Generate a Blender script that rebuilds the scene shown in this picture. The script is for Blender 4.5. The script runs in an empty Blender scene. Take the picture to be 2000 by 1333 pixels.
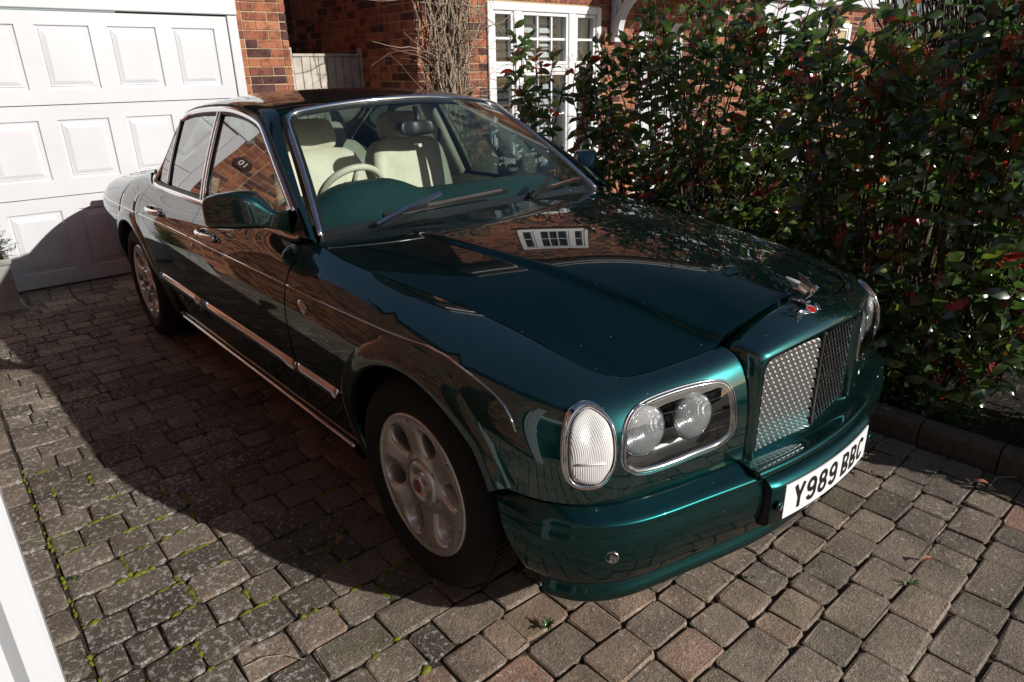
import bpy, bmesh, math, random
import numpy as np
from mathutils import Vector, Matrix, Quaternion
rnd=random.Random(7); nr=np.random.RandomState(11)
S=bpy.context.scene; COL=S.collection
# ------------------------------------------------------------------ camera, sky, sun, exposure
CAM=np.array([1.59472636,-1.8978631,1.55667323])
YPR=np.radians([139.55819839,-21.46832689,1.12772484]); FPX=1334.29962
def cam_axes():
    y,p,r=YPR
    f=np.array([math.cos(p)*math.cos(y),math.cos(p)*math.sin(y),math.sin(p)])
    a=np.cross(f,[0,0,1]);a/=np.linalg.norm(a);d=np.cross(f,a)
    return np.array([math.cos(r)*a+math.sin(r)*d,-math.sin(r)*a+math.cos(r)*d,f])
CR=cam_axes()
def to_px(P):
    q=(np.atleast_2d(P)-CAM)@CR.T
    z=np.where(q[:,2]>.05,q[:,2],np.nan)
    return np.c_[1000+FPX*q[:,0]/z,666.5+FPX*q[:,1]/z,z]
cd=bpy.data.cameras.new('camera');cam=bpy.data.objects.new('camera',cd);COL.objects.link(cam)
cd.sensor_width=36;cd.lens=FPX/2000*36;cd.clip_start=.02;cd.clip_end=400
m=Matrix(((CR[0][0],-CR[1][0],-CR[2][0],CAM[0]),(CR[0][1],-CR[1][1],-CR[2][1],CAM[1]),(CR[0][2],-CR[1][2],-CR[2][2],CAM[2]),(0,0,0,1)))
cam.matrix_world=m;S.camera=cam
SUND=Vector((2.03,.795,1.0)).normalized()
W=bpy.data.worlds.new('World');S.world=W;W.use_nodes=True
nt=W.node_tree;nt.nodes.clear()
sky=nt.nodes.new('ShaderNodeTexSky');sky.sky_type='NISHITA';sky.sun_disc=False
sky.sun_elevation=math.asin(SUND.z);sky.sun_rotation=math.radians(90)-math.atan2(SUND.y,SUND.x)
bg=nt.nodes.new('ShaderNodeBackground');bg.inputs[1].default_value=.072
wo=nt.nodes.new('ShaderNodeOutputWorld');nt.links.new(sky.outputs[0],bg.inputs[0]);nt.links.new(bg.outputs[0],wo.inputs[0])
sl=bpy.data.lights.new('sun','SUN');sl.energy=5.0;sl.angle=math.radians(.55);sl.color=(1,.955,.89)
so=bpy.data.objects.new('sun',sl);COL.objects.link(so);so.rotation_euler=SUND.to_track_quat('Z','Y').to_euler();so.location=(8,3,6)
S.view_settings.view_transform='Standard';S.view_settings.look='None';S.view_settings.gamma=1
S.view_settings.exposure=.04;S.view_settings.use_curve_mapping=False
S.cycles.max_bounces=10;S.cycles.transparent_max_bounces=24;S.cycles.glossy_bounces=6;S.cycles.caustics_reflective=False;S.cycles.caustics_refractive=False
S.cycles.use_denoising=True
# ------------------------------------------------------------------ helpers
def mk(name,V,F,mat,parent=None,smooth=False,tint=None,mi=None,loc=None):
    me=bpy.data.meshes.new(name)
    me.from_pydata([tuple(map(float,v)) for v in V],[],[tuple(map(int,f)) for f in F])
    mats=mat if isinstance(mat,(list,tuple)) else [mat]
    for a in mats: me.materials.append(a)
    if mi is not None: me.polygons.foreach_set('material_index',list(map(int,mi)))
    if smooth: me.polygons.foreach_set('use_smooth',[True]*len(me.polygons))
    if tint is not None:
        at=me.attributes.new('tint','FLOAT','POINT');at.data.foreach_set('value',np.asarray(tint,dtype=np.float32))
    me.update()
    return link(name,me,parent,loc)
def link(name,me,parent=None,loc=None):
    o=bpy.data.objects.new(name,me);COL.objects.link(o)
    if parent is not None:
        o.parent=parent
        root=parent
        while root.parent: root=root.parent
        if root.type=='EMPTY' and parent is root: o.matrix_parent_inverse=Matrix.Translation(-root.location)
    if loc is not None: o.location=loc
    return o
def empty(name,loc,label,cat,group=None):
    o=bpy.data.objects.new(name,None);COL.objects.link(o);o.location=loc;o.empty_display_size=.1
    o['label']=label;o['category']=cat
    if group:o['group']=group
    return o
def tag(o,label,cat,group=None):
    o['label']=label;o['category']=cat
    if group:o['group']=group
    return o
class MB:
    def __init__(s): s.V=[];s.F=[];s.T=[];s.M=[]
    def add(s,V,F,t=0.,mi=0):
        k=len(s.V);s.V.extend([tuple(v) for v in V]);s.F.extend([tuple(i+k for i in f) for f in F])
        s.T.extend([t]*len(V));s.M.extend([mi]*len(F));return s
    def box(s,a,b,t=0.,mi=0):
        (x0,y0,z0),(x1,y1,z1)=a,b
        return s.add([(x0,y0,z0),(x1,y0,z0),(x1,y1,z0),(x0,y1,z0),(x0,y0,z1),(x1,y0,z1),(x1,y1,z1),(x0,y1,z1)],
          [(0,3,2,1),(4,5,6,7),(0,1,5,4),(1,2,6,5),(2,3,7,6),(3,0,4,7)],t,mi)
    def rbox(s,a,b,r,t=0.,mi=0):
        V,F=rbox(a,b,r);return s.add(V,F,t,mi)
    def tube(s,P,R,n=6,t=0.,mi=0,cap=True):
        V,F=tube(P,R,n,cap);return s.add(V,F,t,mi)
    def build(s,name,mat,parent=None,smooth=False,kind=None):
        o=mk(name,s.V,s.F,mat,parent,smooth,s.T,s.M)
        if kind:o['kind']=kind
        return o
def rbox(a,b,r):
    """box with one chamfer all round"""
    a=np.array(a,float);b=np.array(b,float);c=(a+b)/2;h=(b-a)/2;r=min(r,h.min()*.9)
    V=[];idx={}
    for sx in(-1,1):
        for sy in(-1,1):
            for sz in(-1,1):
                sg=np.array([sx,sy,sz])
                for k in range(3):
                    p=h-r;p[k]=h[k];idx[(sx,sy,sz,k)]=len(V);V.append(c+sg*p)
    F=[]
    for k in range(3):
        i,j=[(1,2),(2,0),(0,1)][k]
        for sk in(-1,1):
            q=[]
            for (si,sj) in((-1,-1),(1,-1),(1,1),(-1,1)):
                sg=[0,0,0];sg[k]=sk;sg[i]=si;sg[j]=sj;q.append(idx[(*sg,k)])
            F.append(q if sk>0 else q[::-1])
    for k in range(3):
        i,j=[(1,2),(2,0),(0,1)][k]
        for si in(-1,1):
            for sj in(-1,1):
                g=lambda sk,w:idx[tuple([sk if d==k else si if d==i else sj for d in range(3)]+[w])]
                q=[g(-1,i),g(1,i),g(1,j),g(-1,j)]
                F.append(q if si*sj>0 else q[::-1])
    for sx in(-1,1):
        for sy in(-1,1):
            for sz in(-1,1):
                q=[idx[(sx,sy,sz,k)] for k in range(3)];F.append(q if sx*sy*sz>0 else q[::-1])
    return V,F
def frames(P):
    P=np.asarray(P,float);T=np.gradient(P,axis=0);T/=np.linalg.norm(T,axis=1,keepdims=True)+1e-12
    up=np.array([0,0,1.]);
    if abs(T[0]@up)>.9: up=np.array([1.,0,0])
    N=[];n=np.cross(T[0],up);n/=np.linalg.norm(n)
    for t in T:
        n=n-t*(n@t);n/=np.linalg.norm(n)+1e-12;N.append(n)
    N=np.array(N);return P,T,N,np.cross(T,N)
def tube(P,R,n=6,cap=True):
    P,T,N,B=frames(P);R=np.broadcast_to(np.asarray(R,float),(len(P),))
    th=np.arange(n)*2*np.pi/n
    V=(P[:,None]+R[:,None,None]*(np.cos(th)[None,:,None]*N[:,None]+np.sin(th)[None,:,None]*B[:,None])).reshape(-1,3)
    F=[(i*n+j,i*n+(j+1)%n,(i+1)*n+(j+1)%n,(i+1)*n+j) for i in range(len(P)-1) for j in range(n)]
    if cap:F+=[tuple(range(n))[::-1],tuple((len(P)-1)*n+j for j in range(n))]
    return V,F
def sweep(P,prof,closed=False,nrm=None):
    """rectangular-ish profile [(a,b)] along P; a along nrm x T, b along nrm (per point normal)"""
    P=np.asarray(P,float)
    if closed: T=np.roll(P,-1,0)-np.roll(P,1,0)
    else: T=np.gradient(P,axis=0)
    T/=np.linalg.norm(T,axis=1,keepdims=True)+1e-12
    nrm=np.broadcast_to(np.asarray(nrm,float),P.shape);nrm=nrm-T*(nrm*T).sum(1,keepdims=True);nrm/=np.linalg.norm(nrm,axis=1,keepdims=True)
    A=np.cross(T,nrm);n=len(prof);pr=np.asarray(prof,float)
    V=(P[:,None]+pr[None,:,0,None]*A[:,None]+pr[None,:,1,None]*nrm[:,None]).reshape(-1,3)
    m=len(P) if closed else len(P)-1
    F=[(i*n+j,((i+1)%len(P))*n+j,((i+1)%len(P))*n+(j+1)%n,i*n+(j+1)%n) for i in range(m) for j in range(n)]
    if not closed:F+=[tuple(range(n)),tuple((len(P)-1)*n+j for j in range(n))[::-1]]
    return V,F
def gridF(nu,nv): return [(i*nv+j,(i+1)*nv+j,(i+1)*nv+j+1,i*nv+j+1) for i in range(nu-1) for j in range(nv-1)]
def lathe(prof,n,axis='y',c=(0,0,0)):
    """prof [(r,h)]"""
    th=np.arange(n)*2*np.pi/n;V=[]
    for r,h in prof:
        for t in th: V.append((c[0]+r*math.cos(t),c[1]+h,c[2]+r*math.sin(t)) if axis=='y' else (c[0]+r*math.cos(t),c[1]+r*math.sin(t),c[2]+h))
    F=[(i*n+j,i*n+(j+1)%n,(i+1)*n+(j+1)%n,(i+1)*n+j) for i in range(len(prof)-1) for j in range(n)]
    return V,F
def text_mesh(name,body,size,extrude,mat,parent,mw,bevel=0):
    cu=bpy.data.curves.new('text','FONT');cu.body=body;cu.size=size;cu.extrude=extrude;cu.align_x='CENTER';cu.align_y='CENTER';cu.bevel_depth=bevel
    t=bpy.data.objects.new('text',cu);COL.objects.link(t)
    me=bpy.data.meshes.new_from_object(t.evaluated_get(bpy.context.evaluated_depsgraph_get()))
    bpy.data.objects.remove(t);bpy.data.curves.remove(cu)
    me.transform(mw);me.materials.clear();me.materials.append(mat);me.name=name
    return link(name,me,parent)
# ------------------------------------------------------------------ materials
def newmat(name):
    M=bpy.data.materials.new(name);M.use_nodes=True;n=M.node_tree.nodes;n.clear();return M,M.node_tree,n
def pr(name,col,rough=.5,metal=0.,coat=0.,spec=.5,coat_r=.03,emit=None,ior=1.5):
    M,t,n=newmat(name);b=n.new('ShaderNodeBsdfPrincipled');o=n.new('ShaderNodeOutputMaterial');t.links.new(b.outputs[0],o.inputs[0])
    b.inputs['Base Color'].default_value=(*col,1);b.inputs['Roughness'].default_value=rough;b.inputs['Metallic'].default_value=metal
    b.inputs['Coat Weight'].default_value=coat;b.inputs['Coat Roughness'].default_value=coat_r;b.inputs['Specular IOR Level'].default_value=spec;b.inputs['IOR'].default_value=ior
    return M
def nd(M,typ,**kw):
    n=M.node_tree.nodes.new(typ)
    for k,v in kw.items():
        if k.startswith('i_'): n.inputs[k[2:].replace('_',' ')].default_value=v
        else: setattr(n,k,v)
    return n
def lk(M,a,b): M.node_tree.links.new(a,b)
def bsdf(M): return next(n for n in M.node_tree.nodes if n.type=='BSDF_PRINCIPLED')
def coords(M): 
    n=nd(M,'ShaderNodeNewGeometry');return n.outputs['Position']
def noise(M,scale,detail=3,rough=.55,vec=None,dist=0):
    n=nd(M,'ShaderNodeTexNoise');n.inputs['Scale'].default_value=scale;n.inputs['Detail'].default_value=detail;n.inputs['Roughness'].default_value=rough;n.inputs['Distortion'].default_value=dist
    lk(M,vec if vec is not None else coords(M),n.inputs['Vector']);return n.outputs['Fac']
def ramp(M,fac,stops,interp='LINEAR'):
    n=nd(M,'ShaderNodeValToRGB');e=n.color_ramp;e.interpolation=interp
    while len(e.elements)<len(stops): e.elements.new(.5)
    for s,(p,c) in zip(e.elements,stops): s.position=p;s.color=(*c,1) if len(c)==3 else c
    lk(M,fac,n.inputs[0]);return n.outputs[0]
def mix(M,f,a,b,mode='MIX'):
    n=nd(M,'ShaderNodeMix',data_type='RGBA',blend_type=mode)
    for v,i in((f,0),(a,6),(b,7)):
        if hasattr(v,'node'): lk(M,v,n.inputs[i])
        elif i==0: n.inputs[0].default_value=v
        else: n.inputs[i].default_value=(*v,1)
    return n.outputs[2]
def mth(M,op,a,b=0.):
    n=nd(M,'ShaderNodeMath',operation=op)
    for i,v in enumerate((a,b)):
        if hasattr(v,'node'): lk(M,v,n.inputs[i])
        else:n.inputs[i].default_value=v
    return n.outputs[0]
def bump(M,h,strength=.3,dist=.01):
    n=nd(M,'ShaderNodeBump');n.inputs['Strength'].default_value=strength;n.inputs['Distance'].default_value=dist
    lk(M,h,n.inputs['Height']);lk(M,n.outputs[0],bsdf(M).inputs['Normal'])
def tintattr(M):
    n=nd(M,'ShaderNodeAttribute',attribute_name='tint');return n.outputs['Fac']
def setc(M,c,inp='Base Color'): lk(M,c,bsdf(M).inputs[inp])

def m_paver():
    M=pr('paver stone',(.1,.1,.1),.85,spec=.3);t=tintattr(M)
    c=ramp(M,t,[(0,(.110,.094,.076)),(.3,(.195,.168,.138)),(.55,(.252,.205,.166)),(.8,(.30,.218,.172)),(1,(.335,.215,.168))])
    p=coords(M)
    big=noise(M,7,4,.6,p);c=mix(M,.8,c,ramp(M,big,[(.3,(.55,.55,.54)),(.7,(1.2,1.16,1.1))]),'MULTIPLY');c=mix(M,.6,c,ramp(M,noise(M,1.4,4,.65,p),[(.38,(.55,.54,.53)),(.6,(1.1,1.1,1.1))]),'MULTIPLY')
    fine=noise(M,190,3,.75,p);c=mix(M,.75,c,ramp(M,fine,[(.30,(.35,.34,.33)),(.48,(1,1,1)),(.64,(1.6,1.55,1.5))]),'MULTIPLY')
    vo=nd(M,'ShaderNodeTexVoronoi');vo.inputs['Scale'].default_value=230;lk(M,p,vo.inputs['Vector'])
    pick=nd(M,'ShaderNodeSeparateColor');lk(M,vo.outputs['Color'],pick.inputs[0])
    sp=mth(M,'MULTIPLY',mth(M,'GREATER_THAN',pick.outputs[0],.80),mth(M,'LESS_THAN',vo.outputs['Distance'],.30))
    c=mix(M,mth(M,'MULTIPLY',sp,.6),c,(.60,.55,.48))
    # pale lichen spots, thicker in patches
    sx=nd(M,'ShaderNodeSeparateXYZ');lk(M,p,sx.inputs[0])
    side=nd(M,'ShaderNodeMapRange');side.inputs[1].default_value=-.95;side.inputs[2].default_value=-1.45;lk(M,sx.outputs[1],side.inputs[0])
    patch=mth(M,'ADD',mth(M,'MULTIPLY',side.outputs[0],.13),mth(M,'MULTIPLY',noise(M,2.2,2,.5,p),.42))
    li=ramp(M,mth(M,'ADD',noise(M,48,5,.72,p),mth(M,'MULTIPLY',patch,.42)),[(.68,(0,0,0)),(.73,(1,1,1))])
    c=mix(M,mth(M,'MULTIPLY',li,.62),c,(.52,.50,.47))
    green=mth(M,'MULTIPLY',ramp(M,noise(M,3.1,3,.6,p),[(.56,(0,0,0)),(.72,(1,1,1))]),.35)
    c=mix(M,green,c,(.17,.17,.075))
    setc(M,c)
    h=mth(M,'ADD',mth(M,'MULTIPLY',fine,.7),noise(M,55,5,.65,p));bump(M,h,.95,.007);return M
def m_brick():
    M=pr('brick',(.3,.1,.05),.85,spec=.25);t=tintattr(M);p=coords(M)
    c=ramp(M,t,[(0,(.085,.040,.040)),(.22,(.145,.062,.054)),(.45,(.27,.10,.068)),(.72,(.37,.14,.078)),(1,(.46,.21,.115))])
    n=noise(M,14,4,.65,p);c=mix(M,.85,c,ramp(M,n,[(.34,(.42,.38,.42)),(.52,(1,1,1)),(.72,(1.25,1.15,1.0))]),'MULTIPLY')
    f=noise(M,170,3,.6,p);c=mix(M,.5,c,ramp(M,f,[(.35,(.55,.5,.5)),(.65,(1.2,1.2,1.2))]),'MULTIPLY')
    setc(M,c);bump(M,mth(M,'ADD',f,noise(M,45,3,.6,p)),.5,.006);return M
def m_simple_noise(name,c0,c1,scale,rough=.8,bs=.3,bd=.005,spec=.3,detail=4):
    M=pr(name,c0,rough,spec=spec);p=coords(M);n=noise(M,scale,detail,.6,p)
    setc(M,ramp(M,n,[(.3,c0),(.7,c1)]));
    if bs: bump(M,n,bs,bd)
    return M
def m_paint(name='green metallic car paint',cior=1.95,base=(.0034,.064,.064)):
    M=pr(name,base,.33,.95,1.0,.5,.018,ior=1.5);bsdf(M).inputs['Coat IOR'].default_value=cior;bsdf(M).inputs['Specular Tint'].default_value=(.03,.22,.19,1)
    p=coords(M);b=bsdf(M)
    # a little dust and pollen on the lacquer, strongest on upward faces
    v=nd(M,'ShaderNodeTexVoronoi');v.inputs['Scale'].default_value=95;lk(M,p,v.inputs['Vector'])
    k=nd(M,'ShaderNodeSeparateColor');lk(M,v.outputs['Color'],k.inputs[0])
    d=mth(M,'MULTIPLY',mth(M,'GREATER_THAN',k.outputs[0],.985),mth(M,'LESS_THAN',v.outputs['Distance'],.13))
    film=mth(M,'MULTIPLY',noise(M,3.5,5,.6,p),.006)
    dm=mth(M,'ADD',mth(M,'MULTIPLY',d,.55),film)
    dif=nd(M,'ShaderNodeBsdfDiffuse');dif.inputs[0].default_value=(.42,.40,.36,1)
    mx=nd(M,'ShaderNodeMixShader');lk(M,dm,mx.inputs[0]);lk(M,b.outputs[0],mx.inputs[1]);lk(M,dif.outputs[0],mx.inputs[2])
    out=next(n for n in M.node_tree.nodes if n.type=='OUTPUT_MATERIAL');lk(M,mx.outputs[0],out.inputs[0])
    return M
def m_glass(name,tint=(.86,.94,.91),base=.08,rough=.0):
    M,t,n=newmat(name);tr=n.new('ShaderNodeBsdfTransparent');tr.inputs[0].default_value=(*tint,1)
    gl=n.new('ShaderNodeBsdfGlossy');gl.inputs['Roughness'].default_value=rough
    lw=n.new('ShaderNodeLayerWeight');lw.inputs[0].default_value=.5
    f=mth(M,'ADD',mth(M,'MULTIPLY',mth(M,'POWER',lw.outputs['Facing'],3.4),1-base),base)
    mx=n.new('ShaderNodeMixShader');o=n.new('ShaderNodeOutputMaterial')
    lk(M,f,mx.inputs[0]);lk(M,tr.outputs[0],mx.inputs[1]);lk(M,gl.outputs[0],mx.inputs[2]);lk(M,mx.outputs[0],o.inputs[0]);return M
def m_leaf(name,stops,rough=.21):
    M=pr(name,(.02,.06,.02),rough,spec=.65);t=tintattr(M);p=coords(M)
    c=ramp(M,t,stops);c=mix(M,.4,c,ramp(M,noise(M,60,2,.5,p),[(.3,(.7,.7,.7)),(.7,(1.2,1.2,1.2))]),'MULTIPLY');setc(M,c)
    b=bsdf(M);out=next(n for n in M.node_tree.nodes if n.type=='OUTPUT_MATERIAL')
    tl=nd(M,'ShaderNodeBsdfTranslucent');lk(M,mix(M,1.,c,(1.6,1.9,.8),'MULTIPLY'),tl.inputs[0])
    mx=nd(M,'ShaderNodeMixShader');mx.inputs[0].default_value=.38;lk(M,b.outputs[0],mx.inputs[1]);lk(M,tl.outputs[0],mx.inputs[2]);lk(M,mx.outputs[0],out.inputs[0])
    b.inputs['Coat Weight'].default_value=.5;b.inputs['Coat Roughness'].default_value=.10;bump(M,noise(M,120,2,.5,p),.12,.003);return M
PAVER=m_paver();BRICK=m_brick();PAINT=m_paint();PAINTTOPDIM=m_paint('green paint of the upper panels',1.3,(.0027,.052,.056));PAINTNOSEDIM=m_paint('green paint of the bumper',1.45,(.0030,.056,.057))  # same car paint; copies darkened so bonnet, roof and bumper catch less light
MORTAR=m_simple_noise('sandy mortar',(.38,.28,.16),(.50,.39,.24),60)
SOIL=m_simple_noise('dark soil',(.010,.008,.006),(.026,.020,.015),25,.95,.8,.02)
JOINT=m_simple_noise('joint grit',(.022,.019,.015),(.075,.062,.046),90,.95,.6,.006)
KERBM=m_simple_noise('concrete kerb',(.075,.058,.046),(.14,.11,.09),40,.9,.4,.004)
WHITE=m_simple_noise('white gloss paint',(.585,.60,.635),(.64,.65,.68),3,.35,.04,.002,.5)
UPVC=pr('white plastic frame',(.80,.80,.80),.3);
OLDWOOD=m_simple_noise('weathered wood',(.36,.33,.28),(.58,.54,.47),9,.85,.3,.004)
CHROME=pr('chrome',(.78,.78,.79),.06,1.0);SATIN=pr('brushed trim',(.55,.55,.56),.18,1.0);GRILLEM=pr('bright grille steel',(.72,.72,.73),.30,1.0)
BLACK=pr('black plastic',(.012,.012,.012),.45);RUBBER=m_simple_noise('tyre rubber',(.008,.008,.008),(.014,.0135,.013),30,.8,.2,.002)
VOID=pr('dark underside',(.004,.004,.004),.9,spec=.1)
ALLOY=m_simple_noise('silver alloy paint',(.60,.585,.57),(.68,.665,.65),6,.27,0);bsdf(ALLOY).inputs['Metallic'].default_value=.75;bsdf(ALLOY).inputs['Coat Weight'].default_value=.5
CREAM=m_simple_noise('cream leather',(.54,.495,.395),(.63,.585,.475),12,.5,.12,.004)
GREENHIDE=m_simple_noise('green leather',(.006,.030,.028),(.010,.042,.038),40,.5,.15,.002)
CARPET=pr('dark carpet',(.02,.025,.02),.95)
WSGLASS=m_glass('windscreen glass',(.87,.945,.905),.05);SIDEGLASS=m_glass('side glass',(.40,.52,.48),.30);LAMPGLASS=m_glass('lamp glass',(.86,.88,.88),.13)
HOUSEGLASS=m_glass('window glass',(.80,.85,.88),.10)
PLATEW=pr('plate white',(.78,.78,.80),.35);PLATEK=pr('plate black',(.01,.01,.01),.35)
RED=pr('red enamel',(.55,.02,.012),.2,coat=1);HUBRED=pr('dark red enamel',(.22,.018,.01),.25,coat=1)
LEAFG=m_leaf('photinia leaf',[(0,(.034,.070,.022)),(.55,(.082,.140,.038)),(.80,(.17,.22,.052)),(.86,(.30,.055,.02)),(.93,(.32,.014,.016)),(1,(.42,.012,.02))])
LEAFY=m_leaf('golden leaf',[(0,(.05,.10,.01)),(.5,(.20,.24,.02)),(1,(.42,.38,.03))],.4)
LEAFC=m_leaf('conifer green',[(0,(.02,.06,.012)),(1,(.07,.14,.025))],.5)
BUD=m_simple_noise('red buds',(.38,.06,.06),(.60,.17,.12),40,.6,0)
BARK=m_simple_noise('bark',(.045,.030,.022),(.10,.075,.055),40,.9,.4,.004)
TWIG=m_simple_noise('grey twig',(.24,.19,.14),(.42,.34,.26),50,.85,.3,.002)
MOSS=m_simple_noise('moss',(.07,.095,.009),(.20,.22,.02),70,.95,.8,.006)
LEAD=m_simple_noise('lead planter',(.20,.20,.19),(.34,.33,.31),16,.7,.3,.004)
DRY=m_simple_noise('dead leaf',(.26,.10,.055),(.42,.20,.12),40,.6,.2,.003)
BLIND=pr('white shutter slats',(.62,.62,.62),.5);ROOM=pr('dim room',(.06,.06,.065),.9)
SLATE=m_simple_noise('roof tile',(.10,.045,.035),(.16,.07,.05),6,.85,.3,.01)
TERRA=m_simple_noise('terracotta',(.34,.15,.07),(.44,.22,.11),12,.85,.2,.004)
GREEND=pr('green door paint',(.012,.07,.05),.25,coat=.5)
# ------------------------------------------------------------------ body surface maths
def cspl(xs,ys):
    xs=np.asarray(xs,float);ys=np.asarray(ys,float);n=len(xs)
    h=np.diff(xs);A=np.zeros((n,n));sh=(n,)+ys.shape[1:];r=np.zeros(sh)
    A[0,0]=A[-1,-1]=1
    d=(np.diff(ys,axis=0).T/h).T
    for i in range(1,n-1):
        A[i,i-1]=h[i-1];A[i,i]=2*(h[i-1]+h[i]);A[i,i+1]=h[i];r[i]=6*(d[i]-d[i-1])
    m=np.linalg.solve(A,r)
    def f(x):
        x=np.asarray(x,float);i=np.clip(np.searchsorted(xs,x)-1,0,n-2)
        a=xs[i+1]-x;b=x-xs[i];H=h[i]
        if ys.ndim>1: a=a[...,None];b=b[...,None];H=H[...,None]
        return (m[i]*a**3+m[i+1]*b**3)/(6*H)+(ys[i]/H-m[i]*H/6)*a+(ys[i+1]/H-m[i+1]*H/6)*b
    return f
def sm(a,b,x):
    t=np.clip((np.asarray(x,float)-a)/(b-a),0,1);return t*t*(3-2*t)
# ---- body side/nose nodes, y>0 side.  Wx Wy zW | Bx By Bz | a b c
WN=np.array([
 [-4.46,.20,.72,-4.34,.20,.915,.13,.06,.0],
 [-4.455,.45,.72,-4.33,.45,.910,.13,.06,.0],
 [-4.42,.66,.72,-4.29,.60,.902,.13,.06,.0],
 [-4.33,.80,.72,-4.20,.66,.902,.12,.07,.0],
 [-4.15,.885,.72,-4.08,.685,.912,.12,.11,.0],
 [-3.85,.938,.72,-3.82,.70,.938,.13,.14,.0],
 [-3.50,.962,.72,-3.48,.715,.978,.15,.14,.0],
 [-3.25,.966,.72,-3.24,.75,1.0,.17,.12,.01],
 [-2.90,.967,.72,-2.90,.835,.988,.18,.045,.045],
 [-2.40,.967,.72,-2.40,.842,.985,.18,.035,.06],
 [-1.70,.967,.72,-1.70,.842,.985,.18,.035,.06],
 [-1.10,.966,.72,-1.10,.836,.985,.18,.04,.06],
 [-.83,.966,.72,-.83,.812,.974,.18,.05,.045],
 [-.60,.966,.72,-.61,.818,.952,.17,.06,.03],
 [-.35,.965,.72,-.35,.792,.928,.15,.09,.015],
 [-.12,.964,.72,-.12,.752,.908,.14,.12,.008],
 [.085,.960,.715,.085,.715,.884,.13,.13,.006],
 [.25,.946,.70,.23,.698,.862,.125,.13,.008],
 [.40,.918,.67,.35,.690,.843,.13,.12,.01],
 [.505,.882,.64,.445,.680,.826,.135,.11,.012],
 [.585,.825,.625,.505,.660,.815,.14,.09,.012],
 [.635,.755,.615,.545,.625,.811,.14,.07,.01],
 [.668,.66,.61,.572,.575,.813,.145,.06,.006],
 [.702,.52,.61,.600,.475,.822,.15,.065,.0],
 [.728,.40,.61,.624,.385,.834,.16,.07,.0],
 [.742,.325,.61,.638,.325,.842,.16,.07,.0]])
WS=np.r_[0,np.cumsum(np.linalg.norm(np.diff(WN[:,:2],axis=0),axis=1))]
WF=cspl(WS,WN)
_ss=np.linspace(0,WS[-1],4000);_sx=WF(_ss)[:,0]
_i0=int(np.argmin(np.abs(_ss-WS[4])));_i1=int(np.argmin(np.abs(_ss-WS[20])))
def s_of_x(x): return np.interp(x,_sx[_i0:_i1],_ss[_i0:_i1])
LOW=cspl([0,.06,.12,.19,.22,.32,.45,.52],[0,.0015,.005,.013,.02,.047,.078,.10])
def wing(s,v):
    """s path param, v in [0,1] upper, v<0: metres below the widest line. y>0 side"""
    s=np.asarray(s,float);v=np.asarray(v,float);s,v=np.broadcast_arrays(s,v)
    N=WF(s);W=N[...,0:2];zW=N[...,2];B=N[...,3:5];zB=N[...,5];a=N[...,6];b=N[...,7];c=N[...,8]
    ds=1e-3;Wp=WF(np.minimum(s+ds,WS[-1]))[...,0:2];Wm=WF(np.maximum(s-ds,0))[...,0:2]
    t=Wp-Wm;t/=np.linalg.norm(t,axis=-1,keepdims=True);out=np.stack([-t[...,1],t[...,0]],-1)
    o2=W-B;o2=o2/np.linalg.norm(o2,axis=-1,keepdims=True)
    u=np.clip(v,0,1)
    k0,k1,k2,k3=(1-u)**3,3*u*(1-u)**2,3*u*u*(1-u),u**3
    e=lambda q:q[...,None]
    xy=e(k0+k1)*W+e(k2)*(B+o2*e(b))+e(k3)*B
    z=k0*zW+k1*(zW+a)+k2*(zB-c)+k3*zB
    d=np.maximum(-v,0)
    xy=xy-out*e(LOW(np.minimum(d,.52)))
    z=z-d
    return np.concatenate([xy,e(z)],-1)
_vv=np.linspace(-.52,1,400)
def side_y(x,z):
    """half width of the body side at x,z"""
    x=np.atleast_1d(np.asarray(x,float));z=np.atleast_1d(np.asarray(z,float));x,z=np.broadcast_arrays(x,z)
    o=np.empty(x.shape)
    for i in np.ndindex(x.shape):
        P=wing(s_of_x(x[i]),_vv);o[i]=np.interp(z[i],P[:,2],P[:,1])
    return o
# ------------------------------------------------------------------ ground
def flat(name,x0,y0,x1,y1,z,mat,kind='structure'):
    o=mk(name,[(x0,y0,z),(x1,y0,z),(x1,y1,z),(x0,y1,z)],[(0,1,2,3)],mat);o['kind']=kind;return o
ASPH=m_simple_noise('asphalt',(.035,.035,.036),(.06,.06,.058),50,.9,.4,.006)
LAWN=m_simple_noise('lawn',(.03,.05,.012),(.06,.085,.02),12,.95,.6,.03)
flat('ground',-60,-60,60,60,-.045,LAWN)
drive=mk('driveway',[(-4.93,-2.6,-.0095),(3.4,-2.6,-.0095),(3.4,1.15,-.0095),(-4.93,1.15,-.0095)],[(0,1,2,3)],JOINT);drive['kind']='structure'
flat('road',6,-60,13,60,-.03,ASPH);flat('pavement',3.6,-60,5.9,60,-.026,KERBM)
soil=mk('planting_bed',[(-4.15,1.19,.05),(3.4,1.19,.05),(3.4,2.6,.07),(-4.15,2.6,.07)],[(0,1,2,3)],SOIL);soil['kind']='structure'
flat('side_path',-9,1.0,-4.2,1.95,-.02,JOINT)
flat('neighbour_drive',-4.15,2.62,3.4,14,-.018,m_simple_noise('pale paving',(.12,.10,.085),(.2,.17,.14),20,.9,.2,.004))
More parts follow.
